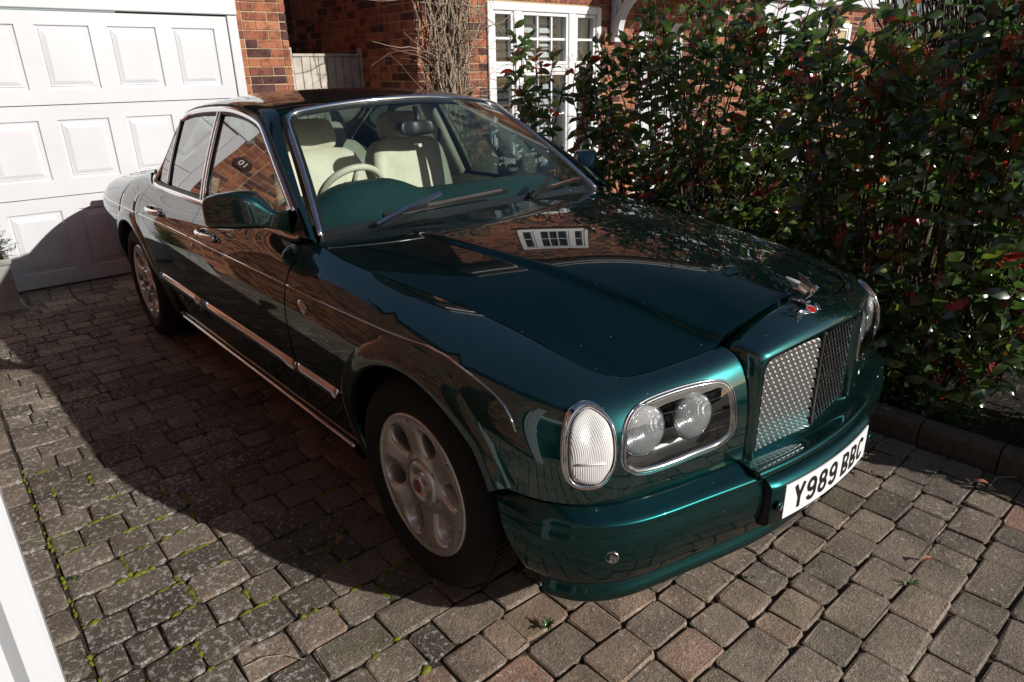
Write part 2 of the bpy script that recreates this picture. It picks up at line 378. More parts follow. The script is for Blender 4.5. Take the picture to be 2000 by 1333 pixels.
# pavers: courses run across the drive
def paver(cx,cy,w,l,z,ang,tl,r):
    hw,hl=w/2,l/2;c=.008+r.random_sample(4)*.008
    ring=[]
    for k,(sx,sy) in enumerate(((1,1),(-1,1),(-1,-1),(1,-1))):
        p=np.array([sx*hw,sy*hl]);a=p-[sx*c[k],0];b=p-[0,sy*c[k]]
        ring+= [b,a] if sx*sy>0 else [a,b]
    ring=np.array(ring)+r.normal(0,.0022,(8,2))
    V=[];ca,sa=math.cos(ang),math.sin(ang)
    for sc,dz in((.007,0.),(.0012,-.0026),(-.0005,-.03)):
        q=ring*(1-sc/np.array([hw,hl]));zz=z+dz+tl[0]*q[:,0]+tl[1]*q[:,1]+r.normal(0,.0012,8)
        V+=[(cx+ca*a-sa*b,cy+sa*a+ca*b,e) for (a,b),e in zip(q,zz)]
    F=[tuple(range(8))]+[(k*8+i,(k+1)*8+i,(k+1)*8+(i+1)%8,k*8+(i+1)%8) for k in range(2) for i in range(8)]
    return V,F
r=np.random.RandomState(5);pav=[];joints=[]
xs=[1.10+.134*9]
while xs[-1]>-4.88: xs.append(xs[-1]-(.134 if xs[-1]>.62 else .1395))
skew=lambda x:-.045*np.clip((x+1)/2,0,1)-.012
for i in range(len(xs)-1):
    x0,x1=xs[i+1],xs[i];y=-1.853-r.rand()*.004+r.rand()*0;first=True
    while y<1.12:
        l=r.choice([.098,.128,.150,.178,.212],p=[.1,.2,.27,.28,.15])+r.normal(0,.006)
        if first and r.rand()<.5:l*=.55
        first=False
        if y+l>1.06:l=1.135-y
        cy=y+l/2;cx=(x0+x1)/2+skew((x0+x1)/2)*(cy+.3)
        t=np.clip(r.normal(.13 if cy<-.85 and cx<-.2 else .24 if cy<-.9 and cx<.3 else(.55 if -1.1<cy<-.2 and cx<1 else .40),.15),0,1)  # stones left of the car darker: dirt, plus its shadow deepened in colour
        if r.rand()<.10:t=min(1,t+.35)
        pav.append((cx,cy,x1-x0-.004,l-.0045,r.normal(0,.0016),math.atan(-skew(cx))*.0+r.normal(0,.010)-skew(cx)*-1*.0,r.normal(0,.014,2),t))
        joints.append((cx,cy+l/2,x1-x0,0));joints.append((cx-(x1-x0)/2,cy,l,1))
        y+=l
x=-4.85
while x<2.2:
    l=r.choice([.16,.19,.215])+r.normal(0,.006)
    pav.append((x+l/2,-1.93,l-.010,.128,r.normal(0,.002),r.normal(0,.008),r.normal(0,.01,2),np.clip(r.normal(.28,.15),0,1)))
    l2=l;pav.append((x+l/2+.05,-2.075,l-.010,.128,r.normal(0,.002),r.normal(0,.008),r.normal(0,.01,2),np.clip(r.normal(.28,.15),0,1)))
    pav.append((x+l/2+.02,-2.248,l-.010,.205,r.normal(0,.002),r.normal(0,.006),r.normal(0,.008,2),np.clip(r.normal(.28,.15),0,1)));x+=l
def scr_size(cx,cy,w,l):
    q=to_px([(cx-w/2,cy-l/2,0),(cx+w/2,cy-l/2,0),(cx+w/2,cy+l/2,0),(cx-w/2,cy+l/2,0)])
    if np.isnan(q).any(): return -1
    c=q[:,:2].mean(0)
    if not(-10<c[0]<2010 and -10<c[1]<1340): return -1
    if -3.9<cx<.50 and abs(cy)<.80: return -.5
    if cy<-1.86 and cx>-.25: return -1
    a=q[:,:2];return abs(sum(a[i][0]*a[(i+1)%4][1]-a[(i+1)%4][0]*a[i][1] for i in range(4)))/2
order=sorted(range(len(pav)),key=lambda i:-scr_size(*pav[i][:4]))
rest=MB()
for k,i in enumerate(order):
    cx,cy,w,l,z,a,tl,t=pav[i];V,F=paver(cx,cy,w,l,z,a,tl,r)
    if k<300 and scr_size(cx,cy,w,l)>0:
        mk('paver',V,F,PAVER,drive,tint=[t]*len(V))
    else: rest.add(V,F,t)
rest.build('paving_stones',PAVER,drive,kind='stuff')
# moss in the joints on the damp side
mo=MB()
for cx,cy,ln,kind in joints:
    pm=.62 if(cy<-1.05 and -1.3<cx<.45)else(.22 if cy<-.9 and cx>-2.6 else .02)
    if abs(cy)<.85 and -3.9<cx<.6:pm=0
    if r.rand()>pm: continue
    a0,a1=sorted(r.uniform(-.5,.5,2)*1.0)
    if a1-a0<.2:continue
    n=max(5,int((a1-a0)*ln/.007));tt=np.linspace(a0,a1,n)*ln
    P=np.array([(cx+q,cy+r.normal(0,.0012),-.006) if kind==0 else (cx+r.normal(0,.0012)+skew(cx)*q,cy+q,-.006) for q in tt])
    R=np.abs(.0085+.0035*np.sin(tt*120+r.rand()*6)+r.normal(0,.0018,n))+.001;R[0]=R[-1]=.0015
    V,F=tube(P,R,6);V=np.array(V);V[:,2]=-.006+(V[:,2]+.006)*.75+r.normal(0,.0008,len(V));mo.add(V,F)
for k in range(90):
    xx=-1.9+k*.028
    if r.rand()<.5: 
        V,F=tube([(xx,-1.858,-.006),(xx+.014,-1.858+r.normal(0,.003),-.005),(xx+.03,-1.858,-.006)],[.003,.009*r.rand()+.003,.003],6);V=np.array(V);V[:,2]=-.006+(V[:,2]+.006)*.7+r.normal(0,.0008,len(V));mo.add(V,F)
o=mo.build('moss',MOSS,None,True,'stuff')
# kerb: separate stones with rounded front edge
kx=-4.1;kn=0
ke=mk('kerb',[(-4.15,1.16,-.02),(3.4,1.16,-.02),(3.4,1.235,-.02),(-4.15,1.235,-.02)],[(0,1,2,3)],KERBM);ke['kind']='structure'
while kx<3.3:
    L=.30;prof=[(1.152,-.03),(1.154,.075),(1.158,.084),(1.168,.096),(1.186,.102),(1.232,.100),(1.236,-.03)]
    dz=r.normal(0,.002);dy=r.normal(0,.002)
    V=[(kx+.002,a+dy,b+dz) for a,b in prof]+[(kx+L-.002,a+dy,b+dz) for a,b in prof];n=len(prof)
    F=[(i,i+1,n+i+1,n+i) for i in range(n-1)]+[tuple(range(n))[::-1],tuple(range(n,2*n))]
    mk('kerb_stone',V,F,KERBM,ke);kx+=L+.003
# ------------------------------------------------------------------ brickwork
def bricks(o,u,n,L,z0,z1,holes=(),seed=1,proud=.007,both=False):
    """list of brick boxes (V,F,tint,area) on the wall plane o + u*s, outward n"""
    rr=np.random.RandomState(seed);o=np.array(o,float);u=np.array(u,float);n=np.array(n,float);out=[]
    c=0;z=z0
    while z+.06<z1:
        s=-(.056 if c%2 else .169)-.0;k=c%2
        while s<L:
            w=.215 if k%2==0 else .1025
            a,b=max(s,0.),min(s+w,L);k+=1;s+=w+.010
            if b-a<.03: continue
            segs=[(a,b)]
            for (h0,h1,g0,g1) in holes:
                if z+.065>g0+.01 and z<g1-.01:
                    ns=[]
                    for p,q in segs:
                        if q<=h0 or p>=h1: ns.append((p,q))
                        else:
                            if p<h0-.02: ns.append((p,h0))
                            if q>h1+.02: ns.append((h1,q))
                    segs=ns
            for p,q in segs:
                if q-p<.02: continue
                pr_=proud+rr.normal(0,.0014);j=rr.normal(0,.0013,4)
                t=np.clip(rr.normal(.66,.2),0,1) if rr.rand()>.3 else np.clip(rr.normal(.14,.1),0,1)
                V=[]
                for dep in(-.01,pr_):
                    for (ss,zz) in((p+j[0],z+j[1]),(q+j[2],z+j[1]),(q+j[2],z+.065+j[3]),(p+j[0],z+.065+j[3])):
                        V.append(o+u*ss+n*dep+np.array([0,0,zz]))
                F=[(4,5,6,7),(0,1,5,4),(1,2,6,5),(2,3,7,6),(3,0,4,7)]
                if np.dot(np.cross(u,[0,0,1]),n)<0: F=[f[::-1] for f in F]
                out.append((V,F,t))
        z+=.075;c+=1
    return out
def lay(blist,parent,limit=300,min_px=9,vis=None):
    sc=[]
    for i,(V,F,t) in enumerate(blist):
        q=to_px(V[4:8]);a=-1
        if not np.isnan(q).any():
            c=q[:,:2].mean(0);w=max(np.ptp(q[:,0]),np.ptp(q[:,1]))
            if 0<c[0]<2000 and 0<c[1]<1333 and w>min_px and (vis is None or vis(c)): a=w
        sc.append(a)
    od=sorted(range(len(blist)),key=lambda i:-sc[i]);rest=MB()
    for k,i in enumerate(od):
        V,F,t=blist[i]
        if k<limit and sc[i]>0: mk('brick',V,F,BRICK,parent,tint=[t]*8)
        else: rest.add(V,F,t)
    if rest.V: rest.build('brickwork',BRICK,parent,kind='stuff')
def rects_minus(L,z0,z1,holes):
    ss=sorted({0.,L,*[h[0] for h in holes],*[h[1] for h in holes]});zs=sorted({z0,z1,*[h[2] for h in holes],*[h[3] for h in holes]});out=[]
    for a,b in zip(ss,ss[1:]):
        for c,d in zip(zs,zs[1:]):
            mx,mz=(a+b)/2,(c+d)/2
            if not any(h[0]<mx<h[1] and h[2]<mz<h[3] for h in holes): out.append((a,b,c,d))
    return out
# ------------------------------------------------------------------ garage
gx=-4.9
gar=empty('garage',(gx,-.5,0),'brick garage with a white panelled door behind the car','garage')
wall=MB()
wall.box((gx-4,.567,0),(gx-.0,1.013,2.95)).box((gx-4,-2.34,0),(gx,-1.64,2.95)).box((gx-.3,-1.64,2.36),(gx,.567,2.95))
wall.build('wall',MORTAR,gar)
bl=bricks((gx,.567,0),(0,1,0),(1,0,0),.453,.0,2.95,seed=3)+bricks((gx,-2.34,0),(0,1,0),(1,0,0),.70,.0,2.95,seed=4)+bricks((gx,-1.64,2.36),(0,1,0),(1,0,0),2.207,0,.58,seed=5)+bricks((gx-4,1.013,0),(1,0,0),(0,1,0),4.0,0,2.95,seed=6)
lay(bl,gar,260,10,lambda c:c[0]<640)
f=MB();f.rbox((gx-.02,-1.66,2.058),(gx+.035,.572,2.36),.006);f.build('fascia_board',WHITE,gar)
for a_,b_ in((.486,.569),(-1.645,-1.548)):
    f=MB();f.rbox((gx-.06,a_,0),(gx+.018,b_,2.056),.004);f.build('door_jamb',WHITE,gar)
gd=MB();gd.box((gx-.07,-1.545,.0),(gx-.045,.482,2.05));gdo=gd.build('garage_door',WHITE,gar)
cols=[(-1.43,-1.063),(-.94,-.58),(-.456,-.10),(.022,.367)];rows=[(.005,.703,.122,.595),(.703,1.387,.830,1.277),(1.387,2.05,1.495,1.950)]
for (za,zb,pa,pb) in rows:
    ys=[-1.545]+[q for c in cols for q in c]+[.482];zs=[za+.0035,pa,pb,zb-.0035];sb=MB()
    for i in range(len(ys)-1):
        for j in range(3):
            if i%2==1 and j==1: continue
            sb.add([(gx,ys[i],zs[j]),(gx,ys[i+1],zs[j]),(gx,ys[i+1],zs[j+1]),(gx,ys[i],zs[j+1])],[(0,1,2,3)])
    for z,w in((zs[0],-1),(zs[3],1)):
        sb.add([(gx,ys[0],z),(gx,ys[-1],z),(gx-.045,ys[-1],z+w*.003),(gx-.045,ys[0],z+w*.003)],[(0,1,2,3)])
    sb.build('door_section',WHITE,gdo)
    for c0,c1 in cols:
        V=[];st=[(0,0),(.007,-.014),(.020,-.016),(.028,-.008),(.033,-.009),(.060,-.0015),(.064,-.0012)]
        for ins,d in st: V+=[(gx+d,c0+ins,pa+ins),(gx+d,c1-ins,pa+ins),(gx+d,c1-ins,pb-ins),(gx+d,c0+ins,pb-ins)]
        F=[(k*4+i,k*4+(i+1)%4,k*4+4+(i+1)%4,k*4+4+i) for k in range(len(st)-1) for i in range(4)]+[tuple(range(len(V)-4,len(V)))]
        mk('raised_panel',V,F,WHITE,gdo)
gb=MB();gb.box((gx-.066,-1.54,-.002),(gx+.004,.482,.0045));gb.build('rubber_seal',BLACK,gdo)
rf=MB();rf.add([(gx+.35,-2.5,2.95),(gx+.35,1.15,2.95),(gx-4,1.15,4.6),(gx-4,-2.5,4.6),(gx+.35,-2.5,2.88),(gx+.35,1.15,2.88),(gx-4,1.15,4.5),(gx-4,-2.5,4.5)],[(0,1,2,3),(4,7,6,5),(0,4,5,1),(1,5,6,2),(3,2,6,7),(0,3,7,4)]);rf.build('roof',SLATE,gar)
pl=MB();hexa=[(-.10,0),(-.06,.07),(.06,.07),(.10,0),(.06,-.07),(-.06,-.07)];PY,PZ=-1.79,1.825
pl.add([(gx+.030,PY+a,PZ+b) for a,b in hexa]+[(gx+.008,PY+a,PZ+b) for a,b in hexa],[(0,1,2,3,4,5)]+[(i,(i+1)%6,6+(i+1)%6,6+i) for i in range(6)])
po=pl.build('number_plaque',pr('plaque brown',(.045,.022,.018),.35),gar)
text_mesh('numerals','10',.10,.002,PLATEW,po,Matrix.Translation((gx+.0335,PY,PZ))@Matrix.Rotation(math.pi/2,4,'Z')@Matrix.Rotation(math.pi/2,4,'X'))
# ------------------------------------------------------------------ main brick house
hx=-4.2
hou=empty('brick_house',(hx,4.5,0),'red brick house with white casement window, porch canopy and dark side wall','house')
Hs=[(.835,2.49,.60,2.215),(3.2,4.1,0.,2.1),(1.15,2.55,2.85,3.75),(4.9,5.6,2.95,3.75)]
wb=MB()
for a,b,c,d in rects_minus(6.6,0,4.6,Hs): wb.box((hx-.25,1.95+a,c),(hx,1.95+b,d))
wb.box((hx-5,1.95,0),(hx-.25,2.2,4.6));wb.build('wall',MORTAR,hou)
bf=bricks((hx,1.95,0),(0,1,0),(1,0,0),6.6,0,4.55,Hs,seed=8)
bs=bricks((hx-5,1.95,0),(1,0,0),(0,-1,0),5.0,0,4.55,seed=9)
lay(bf+bs,hou,300,9,lambda c:c[0]<1260)
# soldier course over the window reads as upright bricks
for k in range(22):
    y=1.95+.80+k*.076;V=[];t=nr.rand()
    for dx in(-.01,.010):
        V+=[(hx+dx,y,2.235),(hx+dx,y+.065,2.235),(hx+dx,y+.065,2.45),(hx+dx,y,2.45)]
    mk('brick',V,[(4,5,6,7),(0,1,5,4),(1,2,6,5),(2,3,7,6),(3,0,4,7)],BRICK,hou,tint=[.3+.6*t]*8)
def casement(par,y0,y1,z0,z1,x,mull,trans,bars,bars2=None,sill=True):
    """white frame with mullions, transom, glazing bars and panes"""
    f=MB();w=.075
    f.rbox((x-.07,y0,z0),(x+.03,y0+w,z1),.006).rbox((x-.07,y1-w,z0),(x+.03,y1,z1),.006)
    f.rbox((x-.07,y0+w,z1-w),(x+.03,y1-w,z1),.006).rbox((x-.07,y0+w,z0),(x+.03,y1-w,z0+w),.006)
    for mY in mull: f.rbox((x-.07,mY-.055,z0+w),(x+.025,mY+.055,z1-w),.006)
    cells=[];yb=[y0+w]+[q for mY in mull for q in(mY-.055,mY+.055)]+[y1-w]
    for i in range(0,len(yb),2):
        if trans: 
            f.rbox((x-.07,yb[i],trans-.035),(x+.020,yb[i+1],trans+.035),.005)
            cells+=[(yb[i],yb[i+1],z0+w,trans-.035),(yb[i],yb[i+1],trans+.035,z1-w)]
        else: cells.append((yb[i],yb[i+1],z0+w,z1-w))
    fo=f.build('window_frame',UPVC,par)
    if sill:
        s=MB();s.rbox((x-.05,y0-.05,z0-.05),(x+.10,y1+.05,z0-.001),.008);s.build('window_sill',UPVC,fo)
    for (a,b,c,d) in cells:
        sf=MB();q=.035
        sf.rbox((x-.05,a+.004,c+.004),(x+.012,a+q,d-.004),.004).rbox((x-.05,b-q,c+.004),(x+.012,b-.004,d-.004),.004).rbox((x-.05,a+q,d-q),(x+.012,b-q,d-.004),.004).rbox((x-.05,a+q,c+.004),(x+.012,b-q,c+q),.004)
        n=bars if b-a>.5 else 0
        for k in range(n): yy=a+q+(b-a-2*q)*(k+1)/(n+1);sf.box((x-.03,yy-.010,c+q),(x-.004,yy+.010,d-q))
        hz=(c+d)/2;sf.box((x-.028,a+q,hz-.011),(x-.006,b-q,hz+.011));sf.build('casement',UPVC,fo)
        mk('pane',[(x-.034,a+.02,c+.02),(x-.034,b-.02,c+.02),(x-.034,b-.02,d-.02),(x-.034,a+.02,d-.02)],[(0,1,2,3)],HOUSEGLASS,fo)
    return fo
fo=casement(hou,2.785,4.44,.605,2.212,hx,[3.19,3.985],1.59,2)
sh=MB()
for z in np.arange(.72,2.12,.082): sh.add([(hx-.16,2.86,z),(hx-.16,4.36,z),(hx-.20,4.36,z+.056),(hx-.20,2.86,z+.056)],[(0,1,2,3)])
for y in(2.86,3.25,3.62,3.98,4.34): sh.rbox((hx-.20,y-.03,.68),(hx-.15,y+.03,2.14),.004)
sh.build('window_shutter',BLIND,hou)
rm=MB();rm.box((hx-2.2,2.2,.3),(hx-2.15,6.5,4.5)).box((hx-2.2,2.2,.28),(hx-.25,6.5,.3)).box((hx-2.2,2.2,2.5),(hx-.25,6.5,2.52));rm.build('room_interior',ROOM,hou)
casement(hou,3.10,4.50,2.85,3.75,hx,[3.45,4.15],None,2)
casement(hou,6.85,7.55,2.95,3.75,hx,[],None,1)
# front door, canopy, bracket
d=MB();d.rbox((hx-.10,5.15,0),(hx-.02,5.25,2.1),.005).rbox((hx-.10,5.95,0),(hx-.02,6.05,2.1),.005).rbox((hx-.10,5.25,2.0),(hx-.02,5.95,2.1),.005).rbox((hx-.09,5.25,.02),(hx-.045,5.95,2.0),.004)
d.rbox((hx-.045,5.33,.2),(hx-.036,5.87,.85),.004).rbox((hx-.045,5.33,.95),(hx-.036,5.87,1.25),.004);do=d.build('front_door',WHITE,hou)
for a in(5.36,5.63):
    for b in(1.32,1.62): mk('pane',[(hx-.040,a,b),(hx-.040,a+.21,b),(hx-.040,a+.21,b+.26),(hx-.040,a,b+.26)],[(0,1,2,3)],HOUSEGLASS,do)
c=MB();c.rbox((hx+.0,4.55,2.47),(hx+.95,7.2,2.62),.01);c.build('porch_canopy',WHITE,hou)
for yb in(4.66,):
    b=MB();b.rbox((hx+.011,yb-.05,1.86),(hx+.085,yb+.05,2.468),.006).rbox((hx+.085,yb-.045,2.39),(hx+.80,yb+.045,2.468),.006)
    th=np.linspace(0,math.pi/2,12);P=np.array([(hx+.085+.50*(1-math.cos(t)),yb,1.93+.47*math.sin(t)) for t in th])
    V,F=sweep(P,[(-.04,-.045),(.04,-.045),(.04,.045),(-.04,.045)],nrm=(0,1,0));b.add(V,F);b.build('canopy_bracket',WHITE,hou)
g=MB();g.rbox((hx+.02,1.75,4.42),(hx+.32,8.7,4.60),.01);g.build('soffit_board',WHITE,hou)
g=MB();g.tube([(hx+.37,1.75,4.57),(hx+.37,8.7,4.57)],.055,10);g.build('gutter',UPVC,hou,True)
rf=MB();rf.add([(hx+.40,1.7,4.60),(hx+.40,8.7,4.60),(hx-4,8.7,7.2),(hx-4,1.7,7.2),(hx-8.4,8.7,4.6),(hx-8.4,1.7,4.6)],[(0,1,2,3),(3,2,4,5),(0,3,5),(1,4,2)]);rf.build('roof',SLATE,hou)
# neighbouring white garage front, seen through the hedge
ng=empty('white_garage',(hx+.1,9.4,0),'white boarded garage front with a small window seen through the hedge','garage')
w=MB()
for k in range(9):
    z=k*.27;w.rbox((hx+.0,7.7,z+.004),(hx+.10,9.72,z+.266),.006)
w.build('boarded_door',WHITE,ng)
w=MB();w.rbox((hx-.0,7.55,2.44),(hx+.2,11.6,2.75),.01);w.build('fascia_board',WHITE,ng)
w=MB();w.box((hx-.2,9.74,0),(hx+.06,12.5,2.43));w.build('wall',MORTAR,ng)
lay(bricks((hx+.06,9.74,0),(0,1,0),(1,0,0),2.76,0,2.42,[(.12,.72,1.2,2.2)],seed=12),ng,60,9,lambda c:1640<c[0]<1720 and c[1]<140)
casement(ng,9.86,10.46,1.2,2.2,hx+.07,[],None,1)
# garden gate at the end of the side path
gt=empty('garden_gate',(-5.25,1.55,0),'weathered wooden boarded gate half in sun between the brick walls','gate')
for k in range(8):
    y=1.20+k*.0895;b=MB();dx=nr.normal(0,.0015);b.rbox((-5.27+dx,y,.06),(-5.248+dx,y+.084,1.735+nr.normal(0,.004)),.003);b.build('board',OLDWOOD,gt)
b=MB();b.rbox((-5.275,1.195,1.737),(-5.235,1.92,1.765),.004);b.build('top_rail',OLDWOOD,gt)
for y in(1.112,1.925):
    b=MB();b.rbox((-5.29,y,0),(-5.215,y+.072,1.82),.006);b.build('gate_post',OLDWOOD,gt)
# ------------------------------------------------------------------ house beside the camera (mirrored in the car's flank)
wy=-2.35
nh=empty('side_house',(-2,wy,0),'brick house wall facing the flank of the car, seen mirrored in its doors','house')
w=MB();w.box((-5,wy-.3,0),(.45,wy,4.8)).box((.45,wy-.3,2.35),(4,wy,4.8)).box((2.4,wy-.3,0),(4,wy,2.35)).box((.45,wy-.45,0),(2.4,wy-.3,2.35));w.build('wall',MORTAR,nh)
br=bricks((-5,wy,0),(1,0,0),(0,1,0),9.0,0,4.75,[(5.45,7.4,0,2.35)],seed=21);rest=MB()
for V,F,t in br: rest.add(V,F,t)
rest.build('brickwork',BRICK,nh,kind='stuff')
d=MB();d.rbox((.62,wy-.28,.02),(1.5,wy-.23,2.1),.006);dd=d.build('front_door',GREEND,nh)
for a in(.74,1.10):
    for b in(.95,1.25,1.55): 
        q=MB();q.rbox((a,wy-.23,b),(a+.27,wy-.222,b+.24),.004);q.build('door_pane',m_glass('door glass',(.2,.3,.28),.2) if a==.74 and b==.95 else bpy.data.materials['door glass'],dd)
d=MB()
for a,b in((.50,.62),(1.5,1.59),(2.26,2.38)): d.rbox((a,wy-.28,0),(b,wy+.02,2.3),.008)
d.rbox((.62,wy-.28,2.1),(2.26,wy+.02,2.3),.008);d.build('door_surround',UPVC,nh)
rf=MB();rf.add([(-5.3,wy+.4,4.8),(4.3,wy+.4,4.8),(4.3,wy-4,7.2),(-5.3,wy-4,7.2)],[(0,1,2,3)]);rf.build('roof',SLATE,nh)
# the stepped white post at the frame's left edge
pt=empty('porch_post',(.62,-1.99,0),'white painted stepped porch post at the bottom left corner of the photo','post')
prof_=[(.52,-1.914),(.654,-1.914),(.66,-1.920),(.66,-1.948),(.640,-1.964),(.640,-1.986),(.612,-2.006),(.612,-2.075),(.52,-2.075)]
n_=len(prof_);b=MB();b.add([(a,c,-.02) for a,c in prof_]+[(a,c,2.5) for a,c in prof_],[(i,(i+1)%n_,n_+(i+1)%n_,n_+i) for i in range(n_)]+[tuple(range(n_))[::-1],tuple(range(n_,2*n_))]);b.build('shaft',WHITE,pt)
b=MB();b.rbox((.50,-2.10,-.02),(.672,-1.9145,.16),.008);b.build('plinth_block',WHITE,pt)
# street side, only mirrored in the nose of the car
oh=empty('street_house',(26,4,0),'brick house across the street beyond the camera','house')
w=MB();w.box((26,-14,0),(34,12,5.0));w.build('wall',m_simple_noise('far brick',(.20,.08,.05),(.28,.12,.07),8,.9,0),oh)
w=MB();w.add([(25.6,-14.5,5),(25.6,12.5,5),(30,12.5,8),(30,-14.5,8)],[(0,1,2,3)]);w.build('roof',SLATE,oh)
for y in(-11,-6,-1,4,8):
    w=MB();w.box((25.93,y,1),(25.99,y+1.8,2.2)).box((25.93,y,3.2),(25.99,y+1.8,4.3));w.build('window',UPVC,oh)
# ------------------------------------------------------------------ the car
car=empty('car',(-1.8,0,0),'dark green four door luxury saloon parked on the block paved drive','car')
M1=np.array([1,-1,1.])
def both(name,V,F,mat,parent=car,smooth=True,sides=(-1,1),tint=None,mi=None):
    out=[]
    for sd in sides:
        VV=np.asarray(V,float)*(M1 if sd<0 else 1.)
        FF=[tuple(f)[::-1] for f in F] if sd<0 else F
        out.append(mk(name,VV,FF,mat,parent,smooth,tint,mi))
    return out
def gnorm(P):
    a=np.gradient(P,axis=0);b=np.gradient(P,axis=1);n=np.cross(a,b);return n/(np.linalg.norm(n,axis=-1,keepdims=True)+1e-12)
def panel(P,flange=.022,mask=None,flip=False,edges='lrtb'):
    """grid surface with a folded edge so shut lines have depth"""
    nu,nv,_=P.shape;n=gnorm(P);c_=np.array([np.clip(P[...,0].mean(),-3.5,0),0,.5]);flip=bool((n*(P-c_)).sum()<0);n=-n if flip else n
    V=P.reshape(-1,3).tolist();F=[]
    for i in range(nu-1):
        for j in range(nv-1):
            if mask is not None and mask[i,j]: continue
            q=(i*nv+j,(i+1)*nv+j,(i+1)*nv+j+1,i*nv+j+1);F.append(q[::-1] if flip else q)
    def fl(idx):
        k=len(V)
        for (i,j) in idx: V.append(P[i,j])
        for (i,j) in idx: V.append(P[i,j]-n[i,j]*flange)
        m=len(idx)
        for t in range(m-1): F.append((k+t,k+t+1,k+m+t+1,k+m+t))
    if 'l' in edges: fl([(0,j) for j in range(nv)])
    if 'r' in edges: fl([(nu-1,j) for j in range(nv)])
    if 'b' in edges: fl([(i,0) for i in range(nu)])
    if 't' in edges: fl([(i,nv-1) for i in range(nu)])
    return np.array(V),F
# --- door cuts as x(z)
cut1=cspl([.27,.50,.69,.84,.95,.985],[-2.60,-2.70,-2.815,-2.862,-2.89,-2.895])
cut2=cspl([.27,.50,.674,.80,.90,.97,.985],[-1.925,-1.924,-1.923,-1.928,-1.952,-2.0,-2.012])
cut3=cspl([.27,.50,.67,.85,.927,.959,.985],[-.81,-.81,-.81,-.82,-.855,-.885,-.90])
AXF,AXR,AZ,AR=.0,-3.116,.352,.402
def vgrid(x,zlo,n):
    """v values from the sill height zlo to the belt"""
    return None
def side_panel(xl,xr,zlow,nu,nv,gl=.0,gr=.0):
    """xl(z), xr(z): rear and front edge; zlow(x): lower edge"""
    P=np.zeros((nu,nv,3))
    for i in range(nu):
        u=i/(nu-1);xb=xl(.5)+(xr(.5)-xl(.5))*u
        for j in range(nv):
            t=j/(nv-1)
            x=xb
            for _ in range(3):
                s=s_of_x(x);N=WF(s);zl=max(zlow(x),.2)
                # arc over v: lower part metres below W, upper 0..1
                lo=max(N[2]-zl,0);a=.46 if lo>.12 else .2
                v=-(lo)*(1-t/a) if t<a else (t-a)/(1-a)
                p=wing(s,v);z=float(p[2])
                x=float((xl(z)+gl)+((xr(z)-gr)-(xl(z)+gl))*u)
            P[i,j]=wing(s_of_x(x),v)
    return P
def arch(x,ax,r=AR):
    d=abs(x-ax);return AZ+math.sqrt(r*r-d*d) if d<r else 0.
SILL=.272
Pd=side_panel(lambda z:cut2(np.clip(z,.27,.985)),lambda z:cut3(np.clip(z,.27,.985)),lambda x:SILL,26,34,.0025,.0025)
V,F=panel(Pd,flip=True);fdoors=both('front_door',V,F,PAINT)
def rcut(z):
    z=float(np.clip(z,.27,.985));a=float(cut1(z));R=AR+.075;d=R*R-(z-AZ)**2
    return max(a,AXR+math.sqrt(d)) if d>0 else a
Pd=side_panel(rcut,lambda z:cut2(np.clip(z,.27,.985)),lambda x:SILL,24,34,.0025,.0025)
V,F=panel(Pd,flip=True);rdoors=both('rear_door',V,F,PAINT)
# --- front wing + nose: u along the path, v up the section
s0=float(s_of_x(-.805));sA=float(s_of_x(-AR-.003));sB=float(s_of_x(AR))
sg=np.unique(np.r_[np.linspace(s0,sA,14),s_of_x(np.r_[-AR+.0005,AXF-AR*np.cos(np.linspace(.06,math.pi-.5,26))]),np.linspace(float(s_of_x(.37)),WS[18],6),np.linspace(WS[18],WS[-1],96)])
nv0,nv1=16,40
P=np.zeros((len(sg),nv0+nv1,3));VV=np.zeros((len(sg),nv0+nv1));SS=np.zeros_like(VV)
for i,s in enumerate(sg):
    N=WF(s);x=N[0]
    base=SILL if x<.0 else .527
    zl=max(base,arch(x,AXF) if x<.42 and N[1]>.85 else 0)
    vv=np.r_[np.linspace(-max(N[2]-zl,.0),0,nv0,endpoint=False),np.linspace(0,1,nv1)] if zl<N[2]-.005 else None
    if vv is None:
        # arch cuts into the upper part: find v at that height
        q=np.linspace(0,1,300);zz=wing(s,q)[:,2];v0=float(np.interp(zl,zz,q));vv=np.linspace(v0,1,nv0+nv1)
    ss=np.full(len(vv),s)
    if i<14:  # lean the rear edge along the door cut
        w=(1-i/14)**1.5;zz=wing(s,vv)[:,2];dx=(cut3(np.clip(zz,.27,.985))-(-.81))*w;ss=s_of_x(np.clip(x+dx+.0025*w,-.93,.4))
    P[i]=wing(ss,vv);VV[i]=vv;SS[i]=ss-WS[12]
# lamp outlines in (s,v)
HEAD=[(1.5502,.105),(1.5518,.264),(1.5563,.386),(1.5775,.494),(1.6228,.565),(1.6909,.591),(1.7756,.586),(1.8588,.54),(1.8996,.468),(1.9193,.351),(1.9253,.197),(1.9238,.069),(1.9072,.018),(1.8739,-.007),(1.7937,-.013),(1.7121,-.018),(1.6349,-.018),(1.585,-.007),(1.5608,.028)]
IND=[(1.3945,.079),(1.3884,.248),(1.3869,.432),(1.399,.545),(1.4262,.601),(1.461,.581),(1.4988,.473),(1.5245,.325),(1.5336,.182),(1.5291,.054),(1.5094,-.018),(1.4776,-.043),(1.4414,-.048),(1.4126,-.033),(1.399,-.002)]
LENS=[(1.4141,.09),(1.4081,.315),(1.4172,.453),(1.4414,.529),(1.4807,.473),(1.5124,.356),(1.526,.182),(1.523,.054),(1.5018,-.018),(1.4655,-.033),(1.4338,-.028),(1.4187,-.002)]
